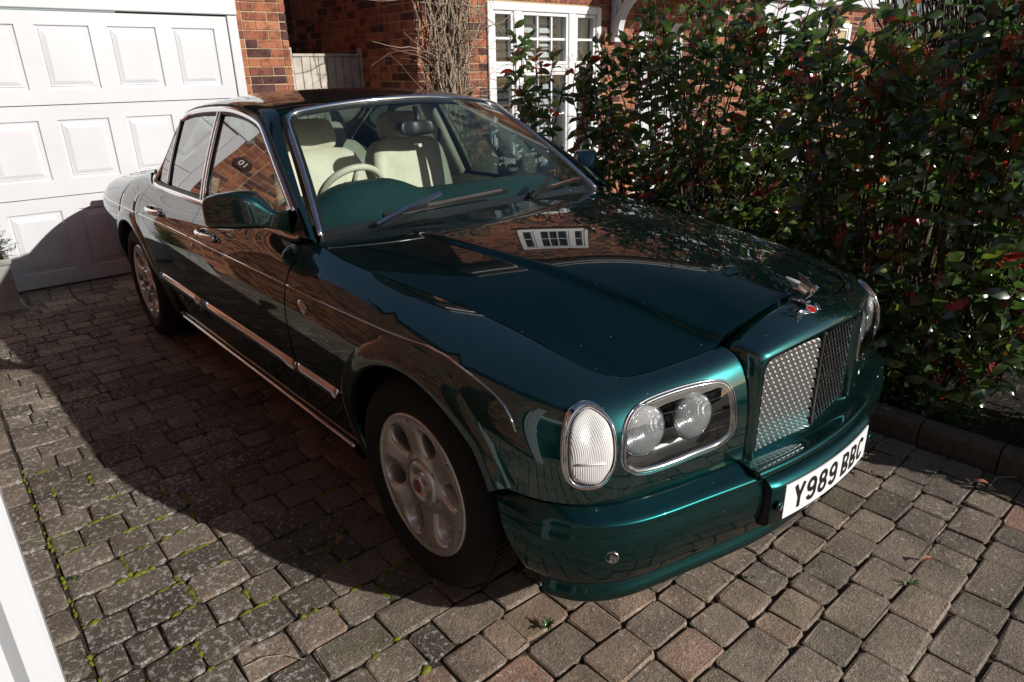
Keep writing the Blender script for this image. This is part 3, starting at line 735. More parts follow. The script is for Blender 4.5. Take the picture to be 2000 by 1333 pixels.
def loopsp(pts,n):
    q=np.array(pts+pts[:3]);k=len(pts);t=np.arange(len(q));q2=np.array(pts[-3:]+pts+pts[:4]);f=cspl(np.arange(len(q2))-3.,q2);return f(np.arange(n)*k/n)
def sdist(c): # area-normalising scale: v unit approx .2 m
    return c*np.array([1,.22])
def inside(poly,s,v):
    r=np.zeros(s.shape,bool);n=len(poly)
    for i in range(n):
        (x0,y0),(x1,y1)=poly[i],poly[(i+1)%n]
        c=((y0>v)!=(y1>v))&(s<(x1-x0)*(v-y0)/((y1-y0)+1e-12)+x0);r^=c
    return r
vfix=lambda v:np.where(v<0,v*(.22/.088)*.0+v*1.0,v)
hl=loopsp(HEAD,95);il=loopsp(IND,60);ll=loopsp(LENS,60)
def shrink(l,k): c=l.mean(0);return c+(l-c)*k
cs=(SS[:-1,:-1]+SS[1:,1:])/2;cv=(VV[:-1,:-1]+VV[1:,1:])/2
mask=inside(shrink(hl,.965),cs,cv)|inside(shrink(ll,.97),cs,cv)
V,F=panel(P,mask=mask,flip=True,flange=.03);wings=both('front_wing',V,F,PAINT)
# lamps
def lamp_ring(l,prof):
    """profile [(outward along outline, height)] swept round an outline on the nose"""
    pts=wing(l[:,0]+WS[12],l[:,1]);e=.004
    nn=[];
    for (s,v),p in zip(l,pts):
        a=wing(s+WS[12]+e,v)-wing(s+WS[12]-e,v);b=wing(s+WS[12],v+.01)-wing(s+WS[12],v-.01);q=np.cross(b,a);nn.append(q/np.linalg.norm(q))
    nn=np.array(nn);c=pts.mean(0)
    if ((pts-np.array([-.5,0,.6]))*nn).sum()<0: nn=-nn
    T=np.roll(pts,-1,0)-np.roll(pts,1,0);T/=np.linalg.norm(T,axis=1,keepdims=True);o=np.cross(T,nn)
    if ((pts-c)*o).sum()<0:o=-o
    n=len(prof);V=np.concatenate([[pts[i]+a*o[i]+h*nn[i] for a,h in prof] for i in range(len(pts))])
    m=len(pts);F=[(i*n+j,((i+1)%m)*n+j,((i+1)%m)*n+j+1,i*n+j+1) for i in range(m) for j in range(n-1)]
    return V,F,pts,nn
DARKBOWL=pr('lamp housing',(.05,.051,.052),.25,coat=.3)
BOWL=pr('silvered reflector',(.80,.80,.81),.16,metal=1.0)
wv=nd(BOWL,'ShaderNodeTexWave',wave_type='BANDS',bands_direction='Y');wv.inputs['Scale'].default_value=60;lk(BOWL,coords(BOWL),wv.inputs['Vector']);bump(BOWL,wv.outputs['Fac'],.35,.004)
LENSRIB=m_glass('ribbed lamp glass',(.88,.89,.90),.10,.05)
_gl=next(n for n in LENSRIB.node_tree.nodes if n.type=='BSDF_GLOSSY');_mx=next(n for n in LENSRIB.node_tree.nodes if n.type=='MIX_SHADER');_tr=next(n for n in LENSRIB.node_tree.nodes if n.type=='BSDF_TRANSPARENT')
wv=nd(LENSRIB,'ShaderNodeTexWave',wave_type='BANDS',bands_direction='Y');wv.inputs['Scale'].default_value=95;lk(LENSRIB,coords(LENSRIB),wv.inputs['Vector'])
_b=nd(LENSRIB,'ShaderNodeBump');_b.inputs['Strength'].default_value=.4;_b.inputs['Distance'].default_value=.003;lk(LENSRIB,wv.outputs['Fac'],_b.inputs['Height']);lk(LENSRIB,_b.outputs[0],_gl.inputs['Normal'])
_df=nd(LENSRIB,'ShaderNodeBsdfDiffuse');_df.inputs[0].default_value=(.75,.76,.78,1);_m2=nd(LENSRIB,'ShaderNodeMixShader');lk(LENSRIB,mth(LENSRIB,'ADD',mth(LENSRIB,'MULTIPLY',wv.outputs['Fac'],.16),.24),_m2.inputs[0]);lk(LENSRIB,_tr.outputs[0],_m2.inputs[1]);lk(LENSRIB,_df.outputs[0],_m2.inputs[2]);lk(LENSRIB,_m2.outputs[0],_mx.inputs[1])
INDL=pr('ribbed indicator glass',(.62,.62,.61),.10,coat=1.0,metal=.0)
wv=nd(INDL,'ShaderNodeTexWave',wave_type='BANDS',bands_direction='Y');wv.inputs['Scale'].default_value=75;lk(INDL,coords(INDL),wv.inputs['Vector'])
wv2=nd(INDL,'ShaderNodeTexWave',wave_type='BANDS',bands_direction='Z');wv2.inputs['Scale'].default_value=60;lk(INDL,coords(INDL),wv2.inputs['Vector']);bump(INDL,mth(INDL,'ADD',wv.outputs['Fac'],mth(INDL,'MULTIPLY',wv2.outputs['Fac'],.25)),.3,.003)
setc(INDL,ramp(INDL,wv.outputs['Fac'],[(0,(.60,.60,.59)),(1,(.80,.80,.78))]))
V,F,hp,hn=lamp_ring(hl,[(.004,-.004),(.0045,.002),(.002,.004),(-.001,.0035),(-.0025,.002),(-.004,.0045),(-.010,.0035),(-.015,-.004)])
HN=hn.mean(0);HN/=np.linalg.norm(HN);hc=hp.mean(0)
def axes(n): 
    u=np.cross([0,0,1.],n);u/=np.linalg.norm(u);return u,np.cross(n,u)
for sd in(-1,1):
    mr=(M1 if sd<0 else np.ones(3));fl=(lambda F:[tuple(f)[::-1] for f in F] if sd<0 else F)
    hd=mk('headlight',V*mr,fl(F),[CHROME,BLACK],car,True,None,[1 if (k%7) in(3,4) else 0 for k in range(len(F))])
    # housing: three rings shrinking inward
    R=[];
    for k,dp in((.97,.0),(.95,-.03),(.90,-.065),(.5,-.07)):
        c2=hc+(hp-hc)*k;R.append(c2+HN*dp-0)
    Vb=np.concatenate(R);m=len(hp);Fb=[(k*m+i,k*m+(i+1)%m,(k+1)*m+(i+1)%m,(k+1)*m+i) for k in range(3) for i in range(m)]+[tuple(range(3*m,4*m))]
    mk('lamp_housing',Vb*mr,fl(Fb),DARKBOWL,hd,True)
    U,Wd=axes(np.array([.93,.30,.08])/np.linalg.norm([.93,.30,.08]));nn=np.cross(U,Wd)
    for px_c,rad in((np.array([.6575,.656,.7045]),.064),(np.array([.6986,.500,.7067]),.059)):
        c=px_c-HN*.022;m3=32
        def disc(prof): return np.array([c+U*rad*r_*math.cos(t)+Wd*rad*1.08*r_*math.sin(t)+nn*h for r_,h in prof for t in np.arange(m3)*2*np.pi/m3]),[(k*m3+i,k*m3+(i+1)%m3,(k+1)*m3+(i+1)%m3,(k+1)*m3+i) for k in range(len(prof)-1) for i in range(m3)]+[tuple(range(m3*(len(prof)-1),m3*len(prof)))]
        Vr,Fr=disc([(1.07,-.035),(1.07,.001),(1.0,.003),(.97,.0),(.90,-.010),(.72,-.024),(.5,-.033),(.28,-.038),(.16,-.038),(.15,-.018),(.05,-.016)])
        mk('lamp_reflector',Vr*mr,fl(Fr),[DARKBOWL,BOWL],hd,True,None,[0 if k<m3*2 else 1 for k in range(len(Fr))])
        Vr,Fr=disc([(1.0,.002),(.97,.006),(.8,.012),(.5,.017),(.2,.019)])
        mk('lamp_glass',Vr*mr,fl(Fr),LENSRIB,hd,True)
    R=[]
    for k,dp in((.975,.004),(.9,.007),(.6,.010),(.2,.011)):
        R.append(hc+(hp-hc)*k+HN*dp)
    Vb=np.concatenate(R);Fb=[(k*m+i,k*m+(i+1)%m,(k+1)*m+(i+1)%m,(k+1)*m+i) for k in range(3) for i in range(m)]+[tuple(range(3*m,4*m))]
    mk('lamp_lens',Vb*mr,fl(Fb),LAMPGLASS,hd,True)
    hw=MB()
    for t in(.3,.52,.74):
        a=hc-U*.17+Wd*(-.10+.2*t);b=hc+U*.17+Wd*(-.10+.2*t)
        hw.tube([a+HN*.0015+nn*(-.02),(a+b)/2+HN*.004,b+HN*.0015],.0004,4)
    hw.V=[tuple(np.array(v)*mr) for v in hw.V];hw.build('heater_wire',SATIN,hd)
    _,_,op_,on_=lamp_ring(il,[(0,0),(0,.001)]);_,_,ip,inn=lamp_ring(ll,[(0,0),(0,.001)])
    ic=ip.mean(0);IN=inn.mean(0);IN/=np.linalg.norm(IN);mm=len(ip);st_=[(0,-.003),(0,.004),(.10,.009),(.35,.0125),(.7,.0125),(.92,.009),(1.,.004),(1.,-.004)]
    Vi=np.concatenate([op_*(1-w_)+ip*w_+(on_*(1-w_)+inn*w_)*h_ for w_,h_ in st_]);Fi=[(k*mm+i,k*mm+(i+1)%mm,(k+1)*mm+(i+1)%mm,(k+1)*mm+i) for k in range(len(st_)-1) for i in range(mm)]
    idr=mk('indicator',Vi*mr,fl(Fi),CHROME,car,True)
    R=[ic+(ip-ic)*k+IN*dp for k,dp in((1.0,.000),(.985,.006),(.86,.012),(.5,.019),(.15,.021))]
    Vb=np.concatenate(R);Fb=[(k*mm+i,k*mm+(i+1)%mm,(k+1)*mm+(i+1)%mm,(k+1)*mm+i) for k in range(4) for i in range(mm)]+[tuple(range(4*mm,5*mm))]
    mk('indicator_lens',Vb*mr,fl(Fb),INDL,idr,True)
    am=MB();U2,W2=axes(IN);cc=ic+W2*.030+IN*.0185+U2*.016
    am.add([cc+U2*.011*math.cos(t)+W2*.009*math.sin(t) for t in np.arange(12)*math.pi/6],[tuple(range(12))]);q=am.V;am.V=[tuple(np.array(v)*mr) for v in q];am.build('amber_bulb',pr('amber',(.60,.34,.22),.3) if sd<0 else bpy.data.materials['amber'],idr)
    br_=MB();cc=ic-W2*.035+IN*.0185
    br_.tube([cc-U2*.036,cc+IN*.0025,cc+U2*.036],.003,6);br_.V=[tuple(np.array(v)*mr) for v in br_.V];br_.build('lens_rib',INDL,idr,True)
# --- rear quarter
sC=float(s_of_x(-2.86))
sr=np.unique(np.r_[np.linspace(0,WS[3],14),np.linspace(WS[3],WS[6],12),s_of_x(np.r_[AXR-AR-.003,AXR-AR*np.cos(np.linspace(.04,math.pi-.04,26)),AXR+AR+.003]),np.linspace(float(s_of_x(AXR-.2)),sC,8)])
sr=sr[sr<=sC+1e-6]
P=np.zeros((len(sr),44,3));sl_=float(s_of_x(rcut(.5)))
for i,s in enumerate(sr):
    N=WF(s);x=N[0];zl=max(.30,arch(x,AXR))
    if zl<N[2]-.004: vv=np.r_[np.linspace(-(N[2]-zl),0,18,endpoint=False),np.linspace(0,1,26)]
    else:
        q=np.linspace(0,1,300);zz=wing(s,q)[:,2];vv=np.linspace(float(np.interp(zl,zz,q)),1,44)
    ss=np.full(44,s)
    if x>AXR: 
        w=sm(AXR,-2.86,x)
        zz=wing(s,vv)[:,2];tx=np.array([max(min(rcut(z),-2.6),-2.9) if z>.60 else -2.735 for z in zz]);ss=s_of_x(x+(tx-(-2.86))*w-.003*w)
    P[i]=wing(ss,vv)
V,F=panel(P,flip=True);both('rear_wing',V,F,PAINT)
# arch flares: polar ring, proud of the side
def flare(ax,a0,a1,n=60):
    V=[];prof=[(.478,-.001),(.470,.0035),(.455,.010),(.430,.0135),(.408,.0135),(.398,.009),(.395,-.004),(.395,-.10)]
    for t in np.linspace(a0,a1,n):
        for r_,o in prof:
            x=ax+r_*math.cos(t);z=AZ+r_*math.sin(t);y=float(side_y(x,max(z,.22))[0]);
            y=max(y,.935 if r_<.42 else y-1) if ax>-1 and x>.2 else y
            V.append((x,y+o,z))
    F=gridF(n,len(prof));return np.array(V),F
V,F=flare(AXF,math.radians(24),math.radians(194));both('wheel_arch',V,F,PAINT)
V,F=flare(AXR,math.radians(-12),math.radians(194));both('wheel_arch',V,F,PAINT)
# sills, mouldings, coach line
def side_strip(name,xs,zf,prof,mat,parent=car,off=0.):
    P=np.array([(x,float(side_y(x,zf(x))[0])+off,zf(x)) for x in xs]);V,F=sweep(P,prof,nrm=(0,1,0));return both(name,V,F,mat,parent,True)
for a,b in((-2.62,-1.93),(-1.92,-.815),(-.805,-.47)):
    side_strip('body_moulding',np.linspace(a,b,10),lambda x:.512,[(.020,-.002),(.018,.004),(-.015,.017),(-.019,.013),(-.020,-.002)],CHROME)
xs=np.linspace(-.50,-2.60,24);V=[];pf=[(.275,.005),(.268,.010),(.255,.006),(.235,.004),(.205,-.015),(.18,-.05),(.17,-.20)]
for x in xs:
    y0=float(side_y(x,.275)[0])
    for z,o in pf: V.append((x,y0+o,z))
both('sill',V,gridF(24,len(pf)),PAINT)
side_strip('sill_strip',np.linspace(-2.60,-.50,24),lambda x:.262,[(.009,-.003),(.007,.012),(-.007,.012),(-.009,-.003)],CHROME,off=.006)
cl=[x for x in np.linspace(-4.1,.40,60)]
zc=lambda x:float(np.interp(x,[-4.1,-3.2,-2.4,.05,.15,.22,.27,.316,.35,.385,.41,.428,.440],[.80,.825,.836,.836,.826,.811,.801,.789,.779,.762,.742,.722,.70]))
for a,b in((-4.1,-2.875),(-2.86,-1.945),(-1.935,-.83),(-.81,.436)):
    side_strip('coach_line',np.linspace(a,b,50),zc,[(.0035,-.001),(.0015,.0028),(-.0015,.0028),(-.0035,-.001)],CHROME)
# --- bonnet
_bs=np.linspace(float(s_of_x(-.80)),WS[21],60);_bb=WF(_bs)[:,3:6]
def _off(c,d):
    T=np.gradient(c[:,:2],axis=0);T/=np.linalg.norm(T,axis=1,keepdims=True);q=c.copy();nn_=np.c_[T[:,1],-T[:,0]]
    if nn_[len(nn_)//2]@np.array([0,1.])>0: nn_=-nn_
    q[:,:2]+=nn_*d;return q
_bb=_off(_bb,.0045)
tt=np.r_[0,np.cumsum(np.linalg.norm(np.diff(_bb,axis=0),axis=1))];tt/=tt[-1];BF=cspl(tt,_bb)
_fe=WF(np.linspace(WS[21],WS[-1],30))[:,3:6]
_fo=np.argsort(_fe[:,1])
def bonnet(nt=90,nq=80):
    P=np.zeros((nt,2*nq-1,3));qs=np.linspace(0,1,nq)
    gf=cspl([0,.24,.5,.76,.9,1],[1,.93,.50,.20,.075,0]);zcs=cspl([0,.25,.5,.75,1],[1.018,1.008,.983,.946,.902])
    for i in range(nt):
        t=(i/(nt-1));t=t*(1.25-.25*t);e=BF(t)
        xc=-.705+(.650+.705)*t;w=float(sm(.60,1,t))
        y=qs*e[1]
        xf=np.interp(y,np.r_[0,.20,_fe[_fo,1]],np.r_[.6595,.6535,_fe[_fo,0]])-.0045
        x=(1-w)*(xc+(e[0]-xc)*qs**2.2)+w*(xf+(xc-.650)*(1-qs)+(e[0]-xf[-1])*qs)
        zf=np.interp(y,np.r_[0,.20,_fe[_fo,1]],np.r_[.902,.878,_fe[_fo,2]])
        w2=float(sm(.55,1,t))
        g=(1-qs**2.3)*(1-w2)+w2*gf(qs)
        base=e[2]+(float(zcs(t))-e[2])*g
        w3=float(sm(.82,1,t));base=base*(1-w3)+w3*(zf*.5+base*.5 if w3<1 else zf)
        yc=float(np.interp(t,[0,.2,.45,.7,1],[.50,.485,.44,.395,.322]))
        amp=.018*float(sm(.06,1.0,t))+.004*float(sm(.03,.2,t))
        hw=.016
        step=amp*(1-sm(yc-hw,yc+hw,y))
        row=np.c_[x,y,base+step]
        P[i,nq-1:]=row;P[i,:nq]=(row*M1)[::-1]
    for _ in range(2): P[1:-1,:,2]=(P[:-2,:,2]+2*P[1:-1,:,2]+P[2:,:,2])/4
    return P
PB=bonnet();V,F=panel(PB,flange=.03);bon=mk('bonnet',V,F,PAINTTOPDIM,car,True)
# --- grille shell
def shell_ring(x,ins,zt,zc,zb,nb=14):
    """front view outline: up the side, over the top, down"""
    hw=.318-ins;r=.035;pts=[]
    for z in np.linspace(zb,zt-r,6): pts.append((hw,z))
    for t in np.linspace(0,math.pi/2,7)[1:]: pts.append((hw-r+r*math.cos(t),zt-r+r*math.sin(t)))
    for y in np.linspace(hw-r,0,nb)[1:]: pts.append((y,zt+(zc-zt)*(1-(y/(hw-r))**2)))
    pts+=[(-y,z) for y,z in pts[-2::-1]]
    return [(x(y) if callable(x) else x,y,z) for y,z in pts]
xb=lambda k,d:(lambda y:k+d*(1-(y/.31)**2))
rings=[shell_ring(xb(.715,.03),.038,.818,.834,.535),shell_ring(xb(.745,.03),.034,.818,.834,.53),shell_ring(xb(.755,.03),.027,.826,.842,.527),shell_ring(xb(.754,.03),.015,.837,.855,.522),shell_ring(xb(.740,.028),.005,.848,.872,.517),shell_ring(xb(.715,.022),.0,.854,.888,.515),shell_ring(xb(.680,.012),.0,.857,.903,.515),shell_ring(xb(.645,.010),.001,.858,.914,.515),shell_ring(xb(.640,.010),.004,.850,.905,.515)]
V=np.concatenate(rings);n=len(rings[0]);shell=mk('grille_shell',V,[f[::-1] for f in gridF(len(rings),n)],PAINT,car,True)
# mesh: two leaves of woven bright strips meeting at a centre bar
mk('grille_backing',[(.70,-.29,.52),(.70,.29,.52),(.70,.29,.85),(.70,-.29,.85)],[(0,1,2,3)],VOID,shell)
for sd in(-1,1):
    mb=MB();cw_,ch_=.0232,.0165
    top=lambda u:.834-.016*(u/.28)**2
    for r_ in range(40):
        for c_ in range(14):
            u=.010+(c_+.5*(r_%2))*cw_;z=.532+r_*ch_
            if u>.277 or z>top(u)-.010 or u+cw_*.5>.286: continue
            base=np.array([.765-.030*(u/.285),sd*u,z]);fa=np.array([1.,sd*.72,.16]);fa/=np.linalg.norm(fa)
            e1=np.cross([0,0,1.],fa);e1/=np.linalg.norm(e1);e2=np.cross(fa,e1);Vq=[]
            for b_,dpt in((-.0080,.0),(-.004,.0036),(.003,.0052),(.0080,.004)):
                for a_ in(-1,-.5,0,.5,1): Vq.append(base+e1*a_*.0112+e2*(b_-.0062*(a_*a_))+fa*(dpt-.0022*a_*a_))
            mb.add(Vq,gridF(4,5))
    o=mb.build('grille_mesh',GRILLEM,shell,True);o['kind']='stuff'
cb=MB();cb.rbox((.765,-.006,.532),(.781,.006,.836),.003);cb.build('grille_bar',SATIN,shell)
# --- bumper
BN=np.array([[.372,.930],[.45,.922],[.530,.903],[.60,.866],[.655,.812],[.690,.755],[.715,.690],[.750,.55],[.785,.40],[.808,.29],[.826,.14],[.832,.0]])
bt=np.r_[0,np.cumsum(np.linalg.norm(np.diff(BN,axis=0),axis=1))];BNf=cspl(bt,BN)
bprof=[(.525,.062,0),(.519,.050,0),(.500,.012,0),(.4935,.003,0),(.488,.0,0),(.478,.001,0),(.462,-.004,0),(.43,-.009,0),(.39,-.008,0),(.35,-.001,0),(.318,.009,0),(.306,.014,0),(.301,.022,0),(.296,.046,0),(.282,.056,0),(.262,.054,0),(.246,.047,0),(.232,.042,0),(.220,.043,0),(.210,.051,0),(.202,.066,0),(.198,.14,0)]
tb=np.linspace(0,bt[-1],70);BP=np.zeros((139,len(bprof),3));_bx=BNf(tb)[:,0]
for i,t_ in enumerate(tb):
    for j,(z,ins,_) in enumerate(bprof):
        t0=float(np.interp(.374+max(0,.50-z)*.50,_bx,tb));t=t0+(bt[-1]-t0)*t_/bt[-1]
        p=BNf(t);d=BNf(min(t+.004,bt[-1]))-BNf(max(t-.004,0));d/=np.linalg.norm(d);out=np.array([-d[1],d[0]])
        if out@np.array([1.,.6])<0: out=-out
        if i==len(tb)-1: out=np.array([1.,0])
        k=ins
        if j<3: k=ins*(.55+.45*min(1,t/.35))+.012*float(sm(.2,.6,t))
        q=p-out*k
        BP[i,j]=(q[0],q[1],z);BP[138-i,j]=(q[0],-q[1],z)
V,F=panel(BP,flange=.03,flip=False,edges='lr');bum=mk('front_bumper',V,[f[::-1] for f in F],PAINTNOSEDIM,car,True)
# centre tray under the grille and the plinth that carries the number plate
tr=[];tp=[(.540,-.085),(.528,-.070),(.517,-.045),(.512,-.020),(.5145,-.004),(.513,.006),(.505,.011),(.492,.009),(.486,.004)]
ty=np.linspace(-.335,.335,31)
for y in ty:
    x0=.832-.030*(abs(y)/.30)**2*.9
    for z,o in tp: tr.append((x0+o,y,z+.003))
V,F=panel(np.array(tr).reshape(31,len(tp),3),flange=.03,edges='lr');mk('bumper_tray',V,F,PAINTNOSEDIM,bum,True)
pv=[];pp=[(.488,-.03),(.485,.012),(.478,.022),(.470,.030),(.463,.034),(.40,.035),(.345,.034),(.337,.028),(.333,.012),(.333,-.06)]
for y in np.linspace(-.308,.308,31):
    x0=.832-.026*(abs(y)/.30)**2;ee=.0 if abs(y)<.30 else .006
    for z,o in pp: pv.append((x0+o-ee,y,z))
V,F=panel(np.array(pv).reshape(31,len(pp),3),flange=.09,edges='lr');pli=mk('plate_plinth',V,F,PAINTNOSEDIM,bum,True)
for sd in(-1,1): mk('plinth_cap',[(.832-.028+o-.007 if o>-.02 else .76,sd*.3085,z) for z,o in pp],[tuple(range(len(pp)))],BLACK,pli)
# number plate, slightly bowed
PZ0,PZ1=.352,.463;pw=.26
pc=lambda y:.8685-.026*(abs(y)/.30)**2
V=[];ys=np.linspace(-pw,pw,27)
for y in ys: V+=[(pc(y)-.004,y,PZ0),(pc(y)+.001,y,PZ0),(pc(y)+.001,y,PZ1),(pc(y)-.004,y,PZ1)]
F=[(i*4+j,i*4+(j+1)%4,(i+1)*4+(j+1)%4,(i+1)*4+j) for i in range(26) for j in range(4)]+[(0,1,2,3),(107,106,105,104)]
npl=mk('number_plate',V,F,PLATEW,car)
def arc(cx,cy,rx,ry,a0,a1,n=10): return [(cx+rx*math.cos(math.radians(a)),cy+ry*math.sin(math.radians(a))) for a in np.linspace(a0,a1,n)]
def glyph(ch):
    w,h,s=.050,.079,.007
    a,b=w-s,h-s;m=.041
    if ch=='Y': return [[(s*.7,b+s),(w/2,.036)],[(w-s*.7,b+s),(w/2,.036)],[(w/2,.040),(w/2,0)]]
    if ch in '9': r=w/2-s;return [arc(w/2,h-s-r,r,r,0,360,24),[(w-s,h-s-r)]+[(w-s,s+r)]+arc(w/2,s+r,r,r,0,-160,14)]
    if ch=='8': r=w/2-s;return [arc(w/2,h-s-r*.84,r*.92,r*.86,0,360,24),arc(w/2,s+r*.94,r,r*.94,0,360,24)]
    if ch=='B': return [[(s,0),(s,h)],[(s,h-s),(w/2,h-s)]+arc(w/2,h-s-.0165,a-w/2-.002,.0165,90,-90,9)+[(s,h-s-.033)],[(s,.032+s*.0),(w/2,.032)]+arc(w/2,s+.0125+.0,a-w/2,.0125+.0,90,-90,9)+[(s,s)]]
    if ch=='C': r=w/2-s;return [arc(w/2,h-s-r,r,r,15,180,12)+arc(w/2,s+r,r,r,180,345,12)]
def strokes(ch):
    out=[]
    for pl_ in glyph(ch):
        P_=np.array(pl_);hw=.0068
        T=np.gradient(P_,axis=0) if len(P_)>2 else np.repeat((P_[1:]-P_[:1]),2,0)
        if np.linalg.norm(P_[0]-P_[-1])<1e-6: T[0]=T[-1]=P_[1]-P_[-2]
        T=T/np.linalg.norm(T,axis=1,keepdims=True);N_=np.c_[-T[:,1],T[:,0]]
        for i in range(len(P_)-1): out.append([P_[i]+N_[i]*hw,P_[i]-N_[i]*hw,P_[i+1]-N_[i+1]*hw,P_[i+1]+N_[i+1]*hw])
    return out
xx=-.219
for ch in 'Y989 BBC':
    if ch==' ': xx+=.022;continue
    g=MB()
    for q in strokes(ch):
        vs=[]
        for lift in(.0012,.0024):
            vs+= [(pc(xx+a)+lift,xx+a,PZ0+.016+b) for a,b in q]
        g.add(vs,[(4,5,6,7),(0,1,5,4),(1,2,6,5),(2,3,7,6),(3,0,4,7)])
    g.build('plate_character',PLATEK,npl);xx+=.061
for sd in(-1,1):
    g=MB();V,F=lathe([(.016,0),(.016,.004),(.012,.006),(.0001,.0065)],16);V=[(pc(.285)+.0+b+.002,sd*.286+a,.405+c) for a,b,c in V];g.add(V,F);g.build('parking_sensor',PAINTNOSEDIM,bum,True)
    V,F=lathe([(.019,0),(.018,.005),(.015,.006),(.0145,.003),(.0001,.003)],18);q=np.array([.672,.79*1,.405]);nrmv=np.array([.62,.78,0]);uu=np.array([-.78,.62,0])
    g=MB();g.add([q*np.array([1,1,1])+uu*a+np.array([0,0,1])*c+nrmv*(b+.006) for a,b,c in V],F);g.V=[tuple(np.array(v)*(M1 if sd<0 else 1)) for v in g.V];g.build('parking_sensor',SATIN,bum,True)
# --- greenhouse
OUT=np.array([(-.815,.803,.975),(-.98,.762,1.085),(-1.14,.716,1.19),(-1.36,.648,1.335),(-1.475,.610,1.412),(-1.75,.583,1.447),(-2.10,.572,1.458),(-2.45,.566,1.433),(-2.64,.566,1.392),(-2.88,.585,1.262),(-3.10,.612,1.140),(-3.34,.665,1.004)])
DLO=np.array([(-.87,.836,.988),(-1.00,.806,1.088),(-1.18,.763,1.190),(-1.42,.702,1.315),(-1.58,.670,1.374),(-1.84,.655,1.406),(-2.10,.652,1.410),(-2.45,.656,1.389),(-2.648,.674,1.335),(-2.725,.716,1.235),(-2.785,.776,1.105),(-2.852,.838,.990)])
oF=cspl(np.arange(12.),OUT);dF=cspl(np.arange(12.),DLO);tq=np.linspace(0,11,120)
O=oF(tq);D=dF(tq);P=np.zeros((120,9,3))
for i in range(120):
    a,b=O[i],D[i];n=np.array([.15 if tq[i]<4 else(-.25 if tq[i]>8 else 0),.75,.6]);n/=np.linalg.norm(n)
    c=(a+b)/2+n*(.014+.16*np.linalg.norm(b-a)*(.55 if 4<tq[i]<8 else .35))
    for j,t in enumerate(np.linspace(0,1,9)): P[i,j]=(1-t)**2*a+2*t*(1-t)*c+t*t*b
V,F=panel(P,flange=.02,edges='b');V2,F2=V,F
both('roof_pillar',V,[f[::-1] for f in F],PAINT)
# windscreen surface
def wsurf(u,v):
    """u -1..1 across, v 0 base..1 top"""
    yb=.775*u;yt=.588*u;w=1-u*u
    b=np.array([-.838+.075*w,yb,.986+.018*w]);t=np.array([-1.462+.082*w,yt,1.404+.050*w])
    p=b+(t-b)*v;n=np.array([.56,0,.83]);return p+n*(.018*math.sin(math.pi*v))
WSP=np.array([[wsurf(u,v) for v in np.linspace(0,1,18)] for u in np.linspace(-1,1,33)])
ws=mk('windscreen',WSP.reshape(-1,3),gridF(33,18),WSGLASS,car,True)
edge=np.array([wsurf(-1,v) for v in np.linspace(0,.97,24)]+[wsurf(u,1) for u in np.linspace(-.96,.96,40)]+[wsurf(1,v) for v in np.linspace(.97,0,24)])
for _ in range(3): edge[1:-1]=(edge[:-2]+2*edge[1:-1]+edge[2:])/4
nn=np.array([[.56,.35*np.sign(p[1])*min(1,abs(p[1])/.5),.83] for p in edge])
V,F=sweep(edge,[(-.013,-.004),(-.011,.007),(-.003,.011),(.006,.009),(.013,.001),(.013,-.006)],nrm=nn);mk('windscreen_trim',V,F,CHROME,ws,True)
fr=MB()
def band(fa,fb,n):
    a=[fa(t) for t in np.linspace(0,1,n)];b=[fb(t) for t in np.linspace(0,1,n)];fr.add(a+b,[(i,i+1,n+i+1,n+i) for i in range(n-1)])
off=np.array([-.56,0,-.83])*.003
band(lambda t:wsurf(-1+2*t,.985)+off,lambda t:wsurf(-.99+1.98*t,.945)+off,30);band(lambda t:wsurf(-1,t)+off,lambda t:wsurf(-.962,t)+off,16);band(lambda t:wsurf(1,t)+off,lambda t:wsurf(.962,t)+off,16);band(lambda t:wsurf(-1+2*t,0.)+off,lambda t:wsurf(-1+2*t,.05)+off,30)
fr.build('windscreen_border',BLACK,ws)
cw=MB()
a=[(-.695-.10*(abs(u)**2.2),u*.80,1.003-.040*abs(u)**2) for u in np.linspace(-1,1,30)];b=[tuple(wsurf(u,.01)+np.array([.004,0,-.006])) for u in np.linspace(-1,1,30)]
cw.add(a+b,[(i,i+1,30+i+1,30+i) for i in range(29)]);cw.build('cowl',BLACK,car,True)
# roof
tr_=np.linspace(0,1,40);RP=np.zeros((40,41,3));te=4+4*tr_
cx=cspl([0,.25,.5,.75,1],[-1.385,-1.72,-2.05,-2.38,-2.70]);cz=cspl([0,.12,.25,.5,.75,1],[1.455,1.474,1.488,1.497,1.480,1.430])
for i,t in enumerate(tr_):
    e=oF(4+4*t)
    for j,q in enumerate(np.linspace(-1,1,41)):
        k=abs(q);RP[i,j]=(cx(t)+(e[0]-cx(t))*k**2,e[1]*q,e[2]+(cz(t)-e[2])*(1-k**2.3))
V,F=panel(RP,flange=.015);mk('roof',V,F,PAINTTOPDIM,car,True)
# rear screen
RS=np.zeros((12,21,3))
for i,t in enumerate(np.linspace(0,1,12)):
    e=oF(8+3*t)
    for j,q in enumerate(np.linspace(-1,1,21)):
        w=1-q*q;RS[i,j]=(e[0]-.07*w,e[1]*q,e[2]+(.038-.02*t)*w)
mk('rear_screen',RS.reshape(-1,3),gridF(12,21),SIDEGLASS,car,True)
